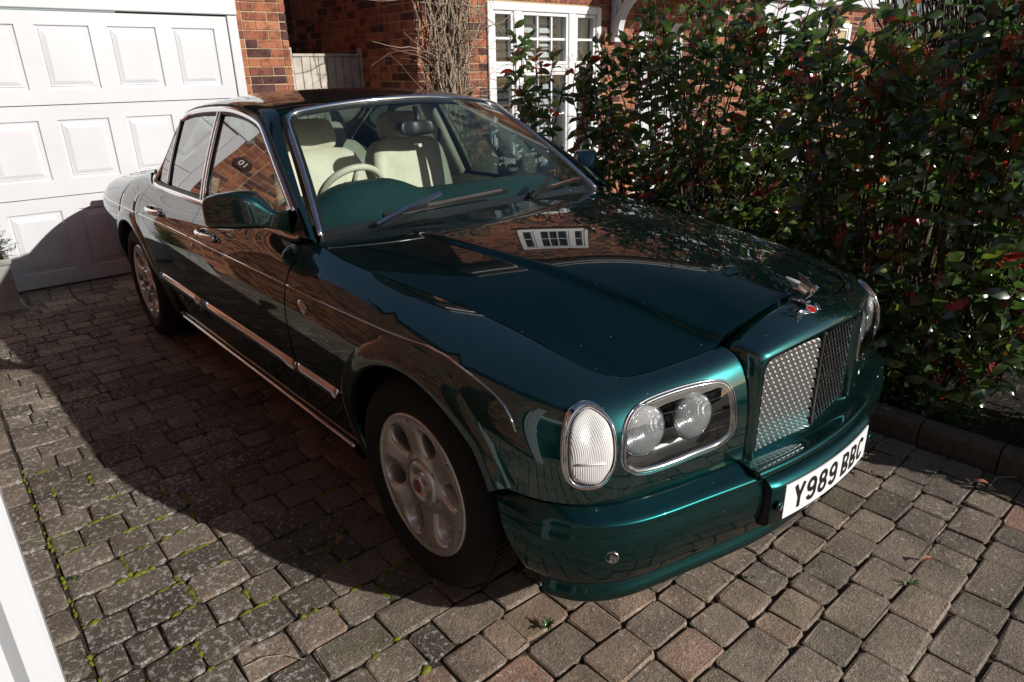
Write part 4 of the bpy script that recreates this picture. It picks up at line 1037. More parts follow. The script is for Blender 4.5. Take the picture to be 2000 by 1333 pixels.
# boot lid and tail
BT=np.zeros((24,31,3));rb=WN[:9][::-1]
bsx=cspl([0,.15,.3,.55,.8,.92,1],np.array([[-3.34,.665,1.003],[-3.48,.705,.978],[-3.82,.695,.938],[-4.08,.68,.912],[-4.20,.655,.902],[-4.29,.595,.902],[-4.33,.45,.910]]))
for i,t in enumerate(np.linspace(0,1,24)):
    e=bsx(t);xc=-3.41+(-4.345+3.41)*t
    for j,q in enumerate(np.linspace(-1,1,31)):
        k=abs(q);BT[i,j]=(xc+(e[0]-xc)*k**2.5,e[1]*q*.995,e[2]+.020*(1-k**2.2)*(1-.6*t))
V,F=panel(BT,flange=.02);mk('boot_lid',V,F,PAINT,car,True)
tb_=MB();tb_.rbox((-4.50,-.80,.22),(-4.36,.80,.56),.05);tb_.build('rear_bumper',PAINT,car)
tb_=MB();tb_.box((-4.44,-.66,.55),(-4.40,.66,.87));tb_.build('tail_panel',PAINT,car)
for sd in(-1,1):
    q=MB();q.rbox((-4.475,min(sd*.45,sd*.78),.62),(-4.40,max(sd*.45,sd*.78),.80),.02);q.build('tail_lamp',RED,car)
# side glass, rubber and bright surround
def dl(z,front): 
    q=np.linspace(0,11,600);p=dF(q);m=(q<6.3) if front else (q>6.0);p=p[m];o=np.argsort(p[:,2]);return float(np.interp(z,p[o,2],p[o,0]))
def gy(z): return float(np.interp(z,[.985,1.09,1.19,1.315,1.374,1.41],[.838,.800,.757,.697,.667,.648]))-.012
bx=lambda z:np.interp(z,[.985,1.41],[-2.005,-2.085]);qx=lambda z:np.interp(z,[.985,1.36],[-2.60,-2.655])
def sideglass(fl,fr_,name,parents,ztop):
    zs=np.r_[np.linspace(.975,ztop-.02,10),np.linspace(ztop-.015,ztop,3)]
    P=np.array([[(fl(z)+(fr_(z)-fl(z))*u,gy(z),z) for z in zs] for u in np.linspace(0,1,6)])
    for sd,pa in zip((-1,1),parents):
        mk(name,P.reshape(-1,3)*(M1 if sd<0 else 1),gridF(6,len(zs)),SIDEGLASS,pa,True)
sideglass(lambda z:bx(z)+.022,lambda z:dl(z,True)-.008,'door_window',fdoors,1.400)
sideglass(lambda z:qx(z)+.012,lambda z:bx(z)-.028,'door_window',rdoors,1.395)
sideglass(lambda z:dl(z,False)+.008,lambda z:qx(z)-.012,'quarter_light',rdoors,1.335)
q=np.linspace(0,11,110);loop=np.concatenate([dF(q),np.array([(-2.852+(2.852-.87)*t,.843,.983) for t in np.linspace(.04,.97,40)])])
for _ in range(2): loop=(np.roll(loop,1,0)+2*loop+np.roll(loop,-1,0))/4
nn=np.array([[0,.82,.35]]*len(loop));
V,F=sweep(loop,[(-.014,-.004),(-.013,.006),(-.004,.009),(.006,.008),(.012,.002),(.012,-.006)],closed=True,nrm=nn);both('window_trim',V,F,CHROME)
V,F=sweep(np.array([(p[0],p[1]-.006,p[2]) for p in loop]),[(-.026,-.004),(-.026,.004),(.026,.004),(.026,-.004)],closed=True,nrm=nn);both('window_rubber',V,F,BLACK)
for k,(fx_,w,mat,dy) in enumerate(((lambda z:bx(z)+.016,.011,CHROME,.010),(lambda z:bx(z)-.020,.011,CHROME,.010),(lambda z:bx(z)-.002,.034,BLACK,.002),(qx,.009,CHROME,.008),(qx,.016,BLACK,.003))):
    zt=1.40 if k<3 else 1.345
    Pz=np.array([(fx_(z),gy(z)+dy,z) for z in np.linspace(.985,zt,10)])
    V,F=sweep(Pz,[(-w,-.006),(-w,.004),(w,.004),(w,-.006)],nrm=(0,.85,.4));both('pillar_trim',V,F,mat)
# round vent badge on the rear pillar
for sd in(-1,1):
    V,F=lathe([(.024,0),(.024,.007),(.016,.009),(.0001,.009)],18);g=MB();g.add([(-2.93+a,(.790+b)*sd,1.035+c) for a,b,c in V],F);g.build('pillar_badge',BLACK,car,True)
    V,F=lathe([(.030,0),(.030,.006),(.024,.010),(.0001,.011)],20);g=MB();g.add([(-.665+a*1.25,(.954+b)*sd,.783+c) for a,b,c in V],F);g.build('side_repeater',SATIN,car,True)
# door handles and locks
for doors,x0 in((fdoors,-1.70),(rdoors,-2.555)):
    for sd,dr in zip((-1,1),doors):
        y=float(side_y(x0,.878)[0]);g=MB()
        th=np.linspace(0,math.pi,13);P=np.array([(x0-.115*math.cos(t),sd*(y+.004+.030*math.sin(t)**.7),.882) for t in th])
        V,F=sweep(P,[(-.016,-.006),(-.008,.006),(.008,.006),(.016,-.006)],nrm=(0,sd,.0001));g.add(V,F)
        g.build('door_handle',CHROME,dr,True)
        g=MB();V,F=lathe([(1,0),(.9,-.006),(.0001,-.009)],20);g.add([(x0+a*.085,sd*(y+.0045+b),.880+c*.026) for a,b,c in V],F);V,F=lathe([(1.12,-.002),(1.1,.004),(.97,.003)],20);g.add([(x0+a*.085,sd*(y+.002+b),.880+c*.028) for a,b,c in V],F);g.build('handle_cup',SATIN,dr,True)
        if x0>-2:
            V,F=lathe([(.017,0),(.016,.004),(.0001,.005)],14);g=MB();g.add([(x0-.17+a,sd*(.958+b),.80+c) for a,b,c in V],F);g.build('door_lock',SATIN,dr,True)
# door mirrors
for sd,dr in zip((-1,1),fdoors):
    A_=np.array([-.955,.832,0]);B_=np.array([-1.20,1.056,0]);hdir=(B_-A_)/np.linalg.norm(B_-A_);n2=np.array([-hdir[1]*-1,-hdir[0],0])
    cs_=[(0,1.030,.018,.052),(.14,1.036,.020,.036),(.24,1.048,.028,.038),(.34,1.068,.046,.054),(.44,1.080,.060,.067),(.62,1.082,.066,.072),(.80,1.079,.064,.068),(.94,1.074,.060,.062),(.985,1.073,.052,.054),(1.,1.073,.034,.036)]
    n=24;V=[]
    for (t_,z,rx,rz) in cs_:
        c0=A_+(B_-A_)*t_
        for t in np.arange(n)*2*np.pi/n:
            c_,s_=math.cos(t),math.sin(t);e=.5;p=c0+n2*rx*math.copysign(abs(c_)**e,c_)
            V.append((p[0],sd*p[1],z+rz*math.copysign(abs(s_)**e,s_)))
    F=[(i*n+j,i*n+(j+1)%n,(i+1)*n+(j+1)%n,(i+1)*n+j) for i in range(len(cs_)-1) for j in range(n)]+[tuple((len(cs_)-1)*n+j for j in range(n))]
    F=[f[::-1] for f in F] if sd>0 else F
    mo_=mk('door_mirror',V,F,PAINT,dr,True)
    g=MB();g.add([(-.80,sd*.848,.995),(-1.02,sd*.838,.995),(-1.06,sd*.795,1.10),(-.93,sd*.822,1.085)],[(0,1,2,3)] if sd>0 else [(3,2,1,0)]);g.add([(-.80,sd*.83,.995),(-1.02,sd*.82,.995),(-1.06,sd*.777,1.10),(-.93,sd*.804,1.085)],[(0,1,2,3)]);g.build('mirror_mount',PAINT,dr)
# wipers
wp=MB()
def glassy(y,z,o=.012):
    best=min(((abs(wsurf(u,v)[1]-y)+abs(wsurf(u,v)[2]-z),u,v) for u in np.linspace(-1,1,60) for v in np.linspace(0,.5,50)));return wsurf(best[1],best[2])+np.array([.56,0,.83])*o
for (a,b,c,d) in (((-.50,1.020),(.13,1.045),(-.575,.995),(-.22,1.064)),((.235,1.018),(.68,1.035),(.215,1.0),(.46,1.058))):
    A,B=glassy(*a),glassy(*b);Cc=glassy(*c,o=.02)+np.array([.02,0,0]);Dd=glassy(*d,o=.026)
    w=MB();nrm=np.array([.56,0,.83]);ln=np.linspace(0,1,9)[:,None]
    V,F=sweep(A+(B-A)*ln,[(-.003,-.012),(-.011,.006),(-.007,.010),(.003,.009),(.004,-.012)],nrm=nrm);w.add(V,F)
    wo_=w.build('wiper',BLACK,car);w=MB()
    V,F=sweep(np.array([Cc,Cc*.6+Dd*.4+nrm*.01,Dd]),[(-.010,-.004),(-.008,.006),(.008,.006),(.010,-.004)],nrm=nrm);w.add(V,F);w.build('wiper_arm',SATIN if a[0]<0 else BLACK,wo_)
    w=MB();V,F=sweep((A+(B-A)*(ln*.62+.32))+nrm*.012,[(-.010,-.006),(-.009,-.001),(.003,.003),(.004,-.006)],nrm=nrm);w.add(V,F);w.build('wiper_spoiler',SATIN,wo_)
# underbody and cabin shell
ub=MB();ub.box((-4.30,-.60,.18),(.62,.60,.50)).box((-2.70,-.86,.20),(-.48,.86,.30)).box((.45,-.74,.30),(.60,.74,.54));ub.box((-.70,-.60,.50),(.50,.60,.80)).box((-4.25,-.55,.50),(-3.35,.55,.84));ub.build('underbody',VOID,car)
for ax in(AXF,AXR):
    V=[];n=24
    for t in np.linspace(-.25,math.pi+.25,n):
        for y in(.60,.90): V.append((ax+.43*math.cos(t),y,AZ+.43*math.sin(t)))
    k=len(V);V2=V+[(ax,.60,AZ)]
    both('wheel_well',V2,gridF(n,2)+[(2*i,2*i+2,k) for i in range(n-1)],VOID)
cb=MB();cb.box((-3.30,-.80,.30),(-.75,.80,.33)).box((-.80,-.78,.33),(-.76,.78,.93));cb.build('cabin_floor',CARPET,car)
dc=MB()
for sd in(-1,1):
    a,b=sorted((sd*.80,sd*.835));dc.box((-3.3,a,.35),(-.80,b,.955))
dc.build('door_card',CREAM,car)
hl_=MB();RPi=RP.copy();RPi[:,:,2]-=.045;RPi[:,:,1]*=.97;hl_.add(RPi[2:].reshape(-1,3),gridF(38,41));hl_.build('headlining',CREAM,car,True)
for sd in(-1,1):
    g=MB();P_=np.array([(-2.06,sd*.79,.95),(-2.10,sd*.70,1.18),(-2.13,sd*.61,1.40)]);V,F=sweep(P_,[(-.06,-.02),(-.05,.015),(.05,.015),(.06,-.02)],nrm=(0,-sd,0));g.add(V,F);g.build('inner_pillar',CREAM,car,True)
    P_=np.array([(-.90,sd*.765,1.00),(-1.14,sd*.69,1.17),(-1.44,sd*.60,1.375)]);g=MB();V,F=sweep(P_,[(-.03,-.012),(.03,-.012),(.03,.012),(-.03,.012)],nrm=(0,-sd,.4));g.add(V,F);g.build('inner_pillar',CREAM if sd>0 else BLACK,car,True)
    g=MB();g.tube([(-2.08,sd*.68,1.27),(-2.02,sd*.60,1.05),(-1.95,sd*.58,.80)],.012,5);g.V=[(x,y,z) for x,y,z in g.V];g.build('seat_belt',BLACK,car)
# dashboard with a binnacle hump in front of the driver (right hand drive)
def dz(x,y): 
    h=math.exp(-((y+.40)/.23)**4)*(.072)*float(sm(-.88,-1.12,x))
    return 1.0-.012*(y/.7)**2+h+float(sm(-.80,-1.12,x))*.068
xs=np.linspace(-.775,-1.17,18);ys=np.linspace(-.745,.745,41);V=[]
for x in xs:
    for y in ys: V.append((x-.045*(y/.745)**2,y*(1-.10*(-.775-x)/.4*.4),dz(x,y)-.012))
k=len(V)
for y in ys: V.append((-1.20,y*.96,.80))
da=mk('dashboard',V,[f[::-1] for f in gridF(19,41)],GREENHIDE,car,True)
vz=MB()
for a,b in((-.30,.02),(.12,.46)): vz.rbox((-.93,a,1.001),(-.915,b,1.0065),.002)
vz.build('air_vent',BLACK,da)
# steering wheel
sw=MB();c=np.array([-1.38,-.345,1.04]);ax=np.array([-.80,0,.60]);u1=np.array([0,1.,0]);u2=np.cross(ax/np.linalg.norm(ax),u1)
th=np.linspace(0,2*np.pi,41);sw.tube([c+.158*(u1*math.cos(t)+u2*math.sin(t)) for t in th],.016,8,cap=False)
for t in(.3,math.pi-.3,-math.pi/2): sw.tube([c,c+.15*(u1*math.cos(t)+u2*math.sin(t))],.014,6)
sw.rbox(c-.05,c+.05,.03);sw.build('steering_wheel',CREAM,car,True)
# seats
def cushion(name,c,sx,sy,sz,tilt,parent,mat=CREAM,e=.38):
    bm=bmesh.new();bmesh.ops.create_cube(bm,size=2);bmesh.ops.subdivide_edges(bm,edges=bm.edges[:],cuts=7,use_grid_fill=True)
    for v in bm.verts:
        p=v.co;L=max(abs(p.x),abs(p.y),abs(p.z));r_=(abs(p.x)**(2/e)+abs(p.y)**(2/e)+abs(p.z)**(2/e))**(e/2);p*=L/max(r_,1e-6)
        w=1+.10*math.cos(p.z*1.6);x=p.x*sx*w-.018*math.cos(p.y*math.pi)*(1 if p.x>0 else 0);z=p.z*sz
        y=p.y*sy*(1-.10*max(0,p.z))
        v.co=Vector((c[0]+x*math.cos(tilt)-z*math.sin(tilt),c[1]+y,c[2]+x*math.sin(tilt)+z*math.cos(tilt)))
    me=bpy.data.meshes.new(name);bm.to_mesh(me);bm.free();me.materials.append(mat);me.polygons.foreach_set('use_smooth',[True]*len(me.polygons));return link(name,me,parent)
for (sx,sy) in((-1.70,-.345),(-1.93,.335)):
    st=cushion('seat',(sx,sy,.92),.075,.265,.30,.22,car)
    cushion('seat_cushion',(sx+.30,sy,.60),.30,.265,.09,.0,st)
    cushion('headrest',(sx-.085,sy,1.278),.048,.135,.082,.18,st,e=.5)
    g=MB()
    for q in(-.05,.05): g.tube([(sx-.07,sy+q,1.18),(sx-.085,sy+q,1.24)],.007,6)
    g.build('headrest_post',CHROME,st)
st=cushion('rear_seat',(-2.95,0,.86),.08,.70,.30,.30,car);cushion('seat_cushion',(-2.62,0,.58),.30,.70,.09,0,st)
for y in(-.36,.36): cushion('headrest',(-3.06,y,1.17),.05,.15,.085,.2,st)
rv=cushion('rear_view_mirror',(-1.30,-.02,1.318),.022,.098,.036,.12,car,BLACK,.45)
g=MB();g.tube([(-1.30,.0,1.34),(-1.325,.02,1.375),(-1.345,.02,1.41)],.014,8);g.build('mirror_stalk',BLACK,rv,True)
# --- wheels
def wheel(ax):
    w=empty('x',(0,0,0),'','')
    bpy.data.objects.remove(w)
tyre_prof=[(.232,.700),(.30,.690),(.335,.700),(.350,.725),(.356,.76),(.3575,.80),(.3575,.85),(.3555,.886),(.349,.914),(.342,.926),(.334,.936),(.316,.946),(.294,.951),(.276,.950),(.262,.946),(.252,.941),(.246,.938),(.243,.930),(.232,.926)]
def ry(r_): return float(np.interp(r_,[0,.07,.085,.11,.15,.19,.21,.22,.232,.236,.238],[.927,.929,.921,.921,.926,.932,.934,.934,.937,.935,.927]))
def rim_mesh():
    b=MB();NH=40
    for k in range(6):
        tc=math.radians(60*k+12);hole=[]
        rc=.158
        sect=[];
        for i in range(NH):
            a=2*math.pi*i/NH
            # teardrop: wide outside, narrow inside, in (radial, tangential)
            rr_=math.cos(a);tt_=math.sin(a)
            R_=rc+.052*rr_;T_=tt_*(.041+.012*rr_)
            hole.append((R_,T_))
            # sector boundary hit by the ray
            lo,hi=0.,.3
            for _ in range(30):
                md=(lo+hi)/2;x=rc+md*rr_;y=md*tt_;r_=math.hypot(x,y);an=math.atan2(y,x)
                if .082<r_<.2205 and abs(an)<math.pi/6: lo=md
                else: hi=md
            sect.append((rc+lo*rr_,lo*tt_))
        def P3(x,y,dy=0,rr=None):
            r_=math.hypot(x,y);an=math.atan2(y,x)+tc;return (r_*math.cos(an),ry(r_)+dy,r_*math.sin(an))
        loops=[[P3(*p) for p in sect],[P3(h[0]*.5+s_[0]*.5,h[1]*.5+s_[1]*.5) for h,s_ in zip(hole,sect)],[P3(h[0]*1.0+(s_[0]-h[0])*.12,h[1]+(s_[1]-h[1])*.12,-.0005) for h,s_ in zip(hole,sect)],[P3(*p,-.004) for p in hole]]
        for sc,sh,dy in((.96,.0,-.010),(.92,.004,-.024),(.88,.009,-.040),(.86,.012,-.062)):
            loops.append([P3(.155+(p[0]-.155)*sc+0,(p[1])*sc+sh,dy) for p in hole])
        V=[p for l in loops for p in l];F=[(q*NH+i,q*NH+(i+1)%NH,(q+1)*NH+(i+1)%NH,(q+1)*NH+i) for q in range(len(loops)-1) for i in range(NH)]
        b.add(V,F)
    V,F=lathe([(.2205,ry(.2205)),(.227,.9355),(.233,.9375),(.238,.936),(.240,.930),(.238,.90),(.238,.72)],64);b.add(V,F)
    V,F=lathe([(.0815,ry(.0815)),(.079,.915),(.076,.922),(.074,.930),(.070,.932),(.040,.930),(.036,.922),(.0001,.922)],48);b.add(V,F)
    return b
rimb=rim_mesh()
for ax,steer in((AXF,math.radians(1.)),(AXR,0.)):
    for sd in(-1,1):
        def T(V): return [(ax+x*math.cos(steer)-(y-.8)*math.sin(steer)*sd,sd*(.8+(y-.8)*math.cos(steer)+x*math.sin(steer)*sd*0),.354+z) for x,y,z in V]
        V,F=lathe(tyre_prof,72);tv=[]
        nn=72
        F2=F[::-1] if sd<0 else F
        w=mk('wheel',T([(.20*math.cos(t),.72,.20*math.sin(t)) for t in np.arange(24)*math.pi/12]+[(0,.72,0)]),[(i,(i+1)%24,24) for i in range(24)],VOID,car)
        mk('tyre',T(V),F2,RUBBER,w,True)
        tr_b=MB()
        for k in range(96):
            a=2*math.pi*k/96
            for y0,y1,sk in((.70,.755,.03),(.765,.795,0),(.805,.84,0),(.85,.905,-.03)):
                Pq=[(.3595*math.cos(a+da+sk*(yy-.8)*8),yy,.3595*math.sin(a+da+sk*(yy-.8)*8)) for yy,da in((y0,0),(y1,0),(y1,.045),(y0,.045))]
                Pq=[(x*(.997 if yy>.9 or yy<.71 else 1),yy,z*(.997 if yy>.9 or yy<.71 else 1)) for x,yy,z in Pq]
                tr_b.add(T(Pq),[(0,1,2,3)])
        o=tr_b.build('tyre_tread',RUBBER,w);o['kind']='stuff'
        mk('rim',T(rimb.V),[f[::-1] for f in rimb.F] if sd>0 else rimb.F,ALLOY,w,True)
        hb=MB();hx_=[(.030*math.cos(t),.0,.030*math.sin(t)) for t in np.arange(6)*math.pi/3+.3]
        hb.add(T([(x,.922,z) for x,y,z in hx_]+[(x*.92,.942,z*.92) for x,y,z in hx_]),[(i,(i+1)%6,6+(i+1)%6,6+i) for i in range(6)]+[(6,7,8,9,10,11)]);hb.build('hub_nut',CHROME,w)
        V,F=lathe([(.0225,.941),(.0215,.946),(.017,.947),(.0165,.9455),(.0001,.9455)],24)
        cm=mk('hub_badge',T(V),F,HUBRED,w,True)
        mw=Matrix.Translation((ax,sd*.9462,.354))@(Matrix.Rotation(math.pi,4,'Z') if sd>0 else Matrix.Identity(4))@Matrix.Rotation(math.pi/2,4,'X')
        text_mesh('badge_letter','B',.028,.0006,CHROME,w,mw)
        bd=MB();bd.add(T([(.225*math.cos(t),.862,.225*math.sin(t)) for t in np.arange(32)*math.pi/16]),[tuple(range(32))]);bd.build('brake_disc',VOID,w)  # plain black disc, stands in for the shade inside the wheel
# --- flying mascot and winged badge on top of the grille shell
def topz(x,y): return float(np.interp(x,[.64,.68,.715,.74],[.914,.903,.888,.872]))-.03*(y/.3)**2+.001
ms=MB();ms.rbox((.664,-.013,.905),(.716,.013,.917),.004);mso=ms.build('mascot',CHROME,car)
text_mesh('mascot_letter','B',.072,.0045,CHROME,mso,Matrix.Translation((.717,0,.943))@Matrix.Rotation(math.radians(36),4,'Y')@Matrix.Rotation(math.pi/2,4,'Z')@Matrix.Rotation(math.pi/2,4,'X'),.001)
for sd in(-1,1):
    w=MB()
    for k in range(6):
        a=k/5;P_=np.array([(.716-.010*a,sd*.010,.955-.018*a),(.690-.004*a,sd*(.020+.004*a),.972-.018*a),(.652+.022*a,sd*(.034-.008*a),.984-.030*a)])
        V,F=sweep(P_,[(-.0030,-.001),(0,-.0018),(.0030,-.001),(.0030,.001),(-.0030,.001)],nrm=(.2,sd*1.,.25));w.add(V,F)
    w.build('mascot_wing',CHROME,mso)
bx0,bz0=.722,.8895
sl_=math.atan2(.888-.872,.025)
BM=Matrix.Translation((bx0,0,bz0))@Matrix.Rotation(math.radians(30),4,'Y')@Matrix.Rotation(math.pi/2,4,'Z')
g=MB();V,F=lathe([(1,0),(1,.006),(.9,.0075),(.84,.0055),(.0001,.0055)],28,'z');g.add([tuple(BM@Vector((a*.021,b*.017,c))) for a,b,c in V],F)
bo=g.build('winged_badge',CHROME,car,True)
g=MB();V,F=lathe([(1,0),(.0001,.0003)],24,'z');g.add([tuple(BM@Vector((a*.0172,b*.0138,.0058+c))) for a,b,c in V],F);g.build('badge_enamel',RED,bo)
text_mesh('badge_letter','B',.027,.0005,CHROME,bo,BM@Matrix.Translation((0,0,.0068)))
for sd in(-1,1):
    w=MB()
    for k in range(10):
        a=math.radians(-8+k*7.5);L=.060-.003*abs(k-3)
        p0=Vector((sd*.016,-.004+.0012*k,.002));p1=Vector((sd*(.018+L*.55*math.cos(a*.4)),-.010+.0035*k-.012*(k/9),.004));p2=Vector((sd*(.016+(.058-.0042*k)),-.002-.020*(1-k/9)**1.0+.006*(k/9)-.004,.0015))
        p2=Vector((sd*(.022+.046*(1-k/11)),.008-.026*(k/9),.0018))
        p1=Vector(((p0.x+p2.x)/2,.011-.016*(k/9),.005))
        w.tube([BM@p0,BM@p1,BM@p2],[.0016,.0026,.0016],5)
    w.build('badge_wing',CHROME,bo,True)
# washer jet and bumper joint lines
# ------------------------------------------------------------------ planting
def leaf_proto():
    """unit leaf along +x, 12 faces, folded along the midrib and drooping at the tip"""
    st=[(0,0),(.22,.30),(.5,.42),(.78,.27),(1.,0)];V=[(0,0,0)];F=[]
    for x,w in st[1:4]:
        z=.10*math.sin(x*2.6)-.10*x*x;V+=[(x,-w*.42,z+.07*w),(x,0,z),(x,w*.42,z+.07*w)]
    V.append((1,0,-.16+.03))
    F=[(0,2,1),(0,3,2),(1,2,5,4),(2,3,6,5),(4,5,8,7),(5,6,9,8),(7,8,10),(8,9,10)]
    return np.array(V),F
LV,LF=leaf_proto()
def rotm(dx,up):
    dx=dx/np.linalg.norm(dx);y=np.cross(up,dx);n=np.linalg.norm(y);y=y/n if n>1e-4 else np.array([0,1.,0]);return np.stack([dx,y,np.cross(dx,y)],1)
def leafset(name,kind_mat,L,parent,n_obj,part='leaf'):
    """L list of (pos,dir,up,length,width,tint). The largest in view become single leaves, the rest one mass"""
    if not L: return
    pos=np.array([l[0] for l in L]);px=to_px(pos);size=np.array([l[3] for l in L])/np.nan_to_num(px[:,2],nan=1e9)
    ok=(px[:,0]>0)&(px[:,0]<2000)&(px[:,1]>0)&(px[:,1]<1333);sc=np.where(ok,size,-1);od=np.argsort(-sc)
    VV=[];FF=[];TT=[];protos={}
    for rank,i in enumerate(od):
        p,d,u,ln,wd,t=L[i];Rm_=rotm(np.array(d),np.array(u));loc=LV*np.array([ln,wd,ln])
        if rank<n_obj and sc[i]>0:
            key=min(19,int(t*20))
            if key not in protos:
                me=bpy.data.meshes.new(part);me.from_pydata(LV.tolist(),[],LF);me.materials.append(kind_mat);me.polygons.foreach_set('use_smooth',[True]*len(LF))
                at=me.attributes.new('tint','FLOAT','POINT');at.data.foreach_set('value',np.full(len(LV),(key+.5)/20,np.float32));protos[key]=me
            o=bpy.data.objects.new(part,protos[key]);COL.objects.link(o);o.parent=parent
            m4=Matrix(Rm_.tolist()).to_4x4()@Matrix.Diagonal((ln,wd,ln,1));m4.translation=Vector(p)
            o.matrix_parent_inverse=Matrix.Translation(-parent.location);o.matrix_basis=m4
        else:
            k=len(VV)*len(LV);VV.append(loc@Rm_.T+np.array(p));TT+= [t]*len(LV);FF+=[tuple(a+k for a in f) for f in LF]
    if VV:
        o=mk('foliage',np.concatenate(VV),FF,kind_mat,parent,True,TT);o['kind']='stuff'
def photinia(label,base,tips,seed,n_obj,redf,parentlabel=None,leafl=(.075,.125),whorl=(6,10),group=None,budp=.35):
    rr=np.random.RandomState(seed);b=np.array(base,float);root=empty('photinia_shrub',tuple(base),label,'shrub',group)
    st=MB();L=[];bud=MB();stems=[]
    bases=[b+np.array([rr.normal(0,.12),rr.normal(0,.08),0]) for _ in range(max(6,len(tips)//22))]
    for tp in tips:
        tp=np.array(tp);b0=bases[np.argmin([np.linalg.norm((q-tp)[:2])+rr.rand()*.25 for q in bases])]
        mid=b0*.45+tp*.55+np.array([rr.normal(0,.06),rr.normal(0,.06),-.10]);
        dirn_=(tp-mid);dirn_/=np.linalg.norm(dirn_)
        start=mid if rr.rand()>.12 else b0
        if rr.rand()<.15: st.tube([start,(start+tp)/2+rr.normal(0,.02,3),tp],[.007,.005,.003],5)
        st.tube([tp-dirn_*.22+rr.normal(0,.01,3),tp-dirn_*.1,tp+dirn_*.02],[.0045,.0038,.0026],5)
        young=rr.rand()<redf
        nl=rr.randint(*whorl)
        for k in range(nl):
            a=2.4*k+rr.rand();f=k/nl
            side=np.array([math.cos(a),math.sin(a),0]);up=dirn_*(.15+.8*(1-f))-np.array([0,0,.55*f])
            d=side+up*.8+rr.normal(0,.25,3);d[2]-=.3*f
            p=tp-dirn_*(.20*f)+rr.normal(0,.008,3);ln=rr.uniform(*leafl)*(1.0 if not young or f>.4 else .75)
            t=rr.uniform(.0,.70)
            if young and f<.55: t=rr.uniform(.80,.93)
            elif rr.rand()<.004: t=rr.uniform(.92,1.)
            elif rr.rand()<.05:t=rr.uniform(.70,.80)
            upv=np.array([rr.normal(.55,.5),rr.normal(-.6,.5),rr.normal(.55,.4)])
            L.append((p,d,upv,ln,ln*rr.uniform(.95,1.3),t))
        if rr.rand()<budp:
            c=tp+dirn_*.03
            for _ in range(rr.randint(10,22)):
                q=c+rr.normal(0,.014,3)+dirn_*rr.rand()*.03;s=rr.uniform(.0028,.005)
                bud.tube([tp,q],[.0008,.0008],3,cap=False)
                bud.add([q+np.array(v)*s for v in((1,0,0),(-1,0,0),(0,1,0),(0,-1,0),(0,0,1),(0,0,-1))],[(0,2,4),(2,1,4),(1,3,4),(3,0,4),(2,0,5),(1,2,5),(3,1,5),(0,3,5)])
    for q in bases: st.tube([q-np.array([0,0,.1]),q+rr.normal(0,.03,3)+np.array([0,0,.35]),q+rr.normal(0,.09,3)+np.array([0,0,.8])],[.016,.013,.009],6)
    st.build('stem',BARK,root,True)
    if bud.V: o=bud.build('flower_buds',BUD,root);o['kind']='stuff'
    leafset('leaf',LEAFG,L,root,n_obj);return root
def hull_tips(n,c,rad,seed,zmin=.12,shell=.55,p=2.4,cut=None):
    rr=np.random.RandomState(seed);out=[]
    while len(out)<n:
        d=rr.normal(0,1,3);d/=np.linalg.norm(d);d=np.sign(d)*np.abs(d)**(2/p)*1.0;q=rr.rand()**(1/3) if rr.rand()<.35 else rr.uniform(shell,1.)
        P=np.array(c)+d*np.array(rad)*q*(1+.12*math.sin(7*d[0]+3*d[2])+rr.normal(0,.04))
        if P[2]<zmin or P[1]<1.13: continue
        if cut and not cut(P): continue
        out.append(P)
    return out
photinia('photinia shrub in front of the white window with hanging red leaves at its loose top',(-2.35,1.75,.05),hull_tips(190,(-2.40,1.70,.88),(.68,.38,.92),31,cut=lambda P:P[2]<.98 or nr.rand()<.40),41,180,.30,budp=.5)
photinia('dense photinia shrub beside the bonnet, broad and full of pink flower buds',(-1.12,1.98,.05),hull_tips(560,(-1.05,1.97,1.0),(.96,.42,1.12),32,shell=.72),42,300,.2,budp=.55)
photinia('tall photinia shrub nearest the camera at the right edge of the photo',(.42,1.55,.05),hull_tips(370,(.50,1.50,.98),(.66,.27,.98),33,shell=.75),43,300,.2,budp=.55)
photinia('photinia shrub past the right edge that shades the kerb',(1.85,1.80,.05),hull_tips(240,(1.75,1.50,.28),(.62,.28,.32),34,cut=lambda P:P[0]<2.55),44,40,.05)
for i,(bx_,by_,hz_) in enumerate(((-1.15,2.55,.62),(-.1,2.6,.66),(.95,2.55,.66))):  # back row added to make the lower hedge read dark
    photinia(['low dark evergreen shrub filling in behind the pink budded photinia','dark evergreen shrub behind the gap between the two large photinias','dark evergreen shrub behind the photinia at the right edge'][i],(bx_,by_,.05),hull_tips(210,(bx_,by_,hz_),(.62,.36,hz_),130+i),140+i,0,.0,budp=0)
# bare twiggy shrub standing behind the right hand photinia
def twigs(name,label,x0,x1,y0,y1,h0,h1,n,seed,mat,r=.006,lean=.18):
    rr=np.random.RandomState(seed);root=empty(name,((x0+x1)/2,(y0+y1)/2,0),label,'shrub');m=MB()
    for _ in range(n):
        b=np.array([rr.uniform(x0,x1),rr.uniform(y0,y1),0.]);h=rr.uniform(h0,h1);P=[b]
        d=np.array([rr.normal(0,lean),rr.normal(0,lean),1.])
        for k in range(5): P.append(P[-1]+d/np.linalg.norm(d)*h/5);d=d+np.array([rr.normal(0,.12),rr.normal(0,.12),0])
        R=np.linspace(r,r*.35,6)*rr.uniform(.7,1.3);m.tube(P,R,4,cap=False)
        for k in range(2,6):
            for _2 in range(2):
                a=rr.rand()*6.28;q=P[k]+np.array([math.cos(a)*.5,math.sin(a)*.5,.8])*rr.uniform(.10,.30);m.tube([P[k],(P[k]+q)/2+rr.normal(0,.01,3),q],[r*.5,r*.4,r*.2],3,cap=False)
    o=m.build('stems',mat,root,True);o['kind']='stuff';return root
twigs('bare_shrub','bare brown twiggy shrub rising behind the photinia at the top right',-.15,.75,2.9,3.5,1.9,3.1,300,51,BARK,.008,.09)
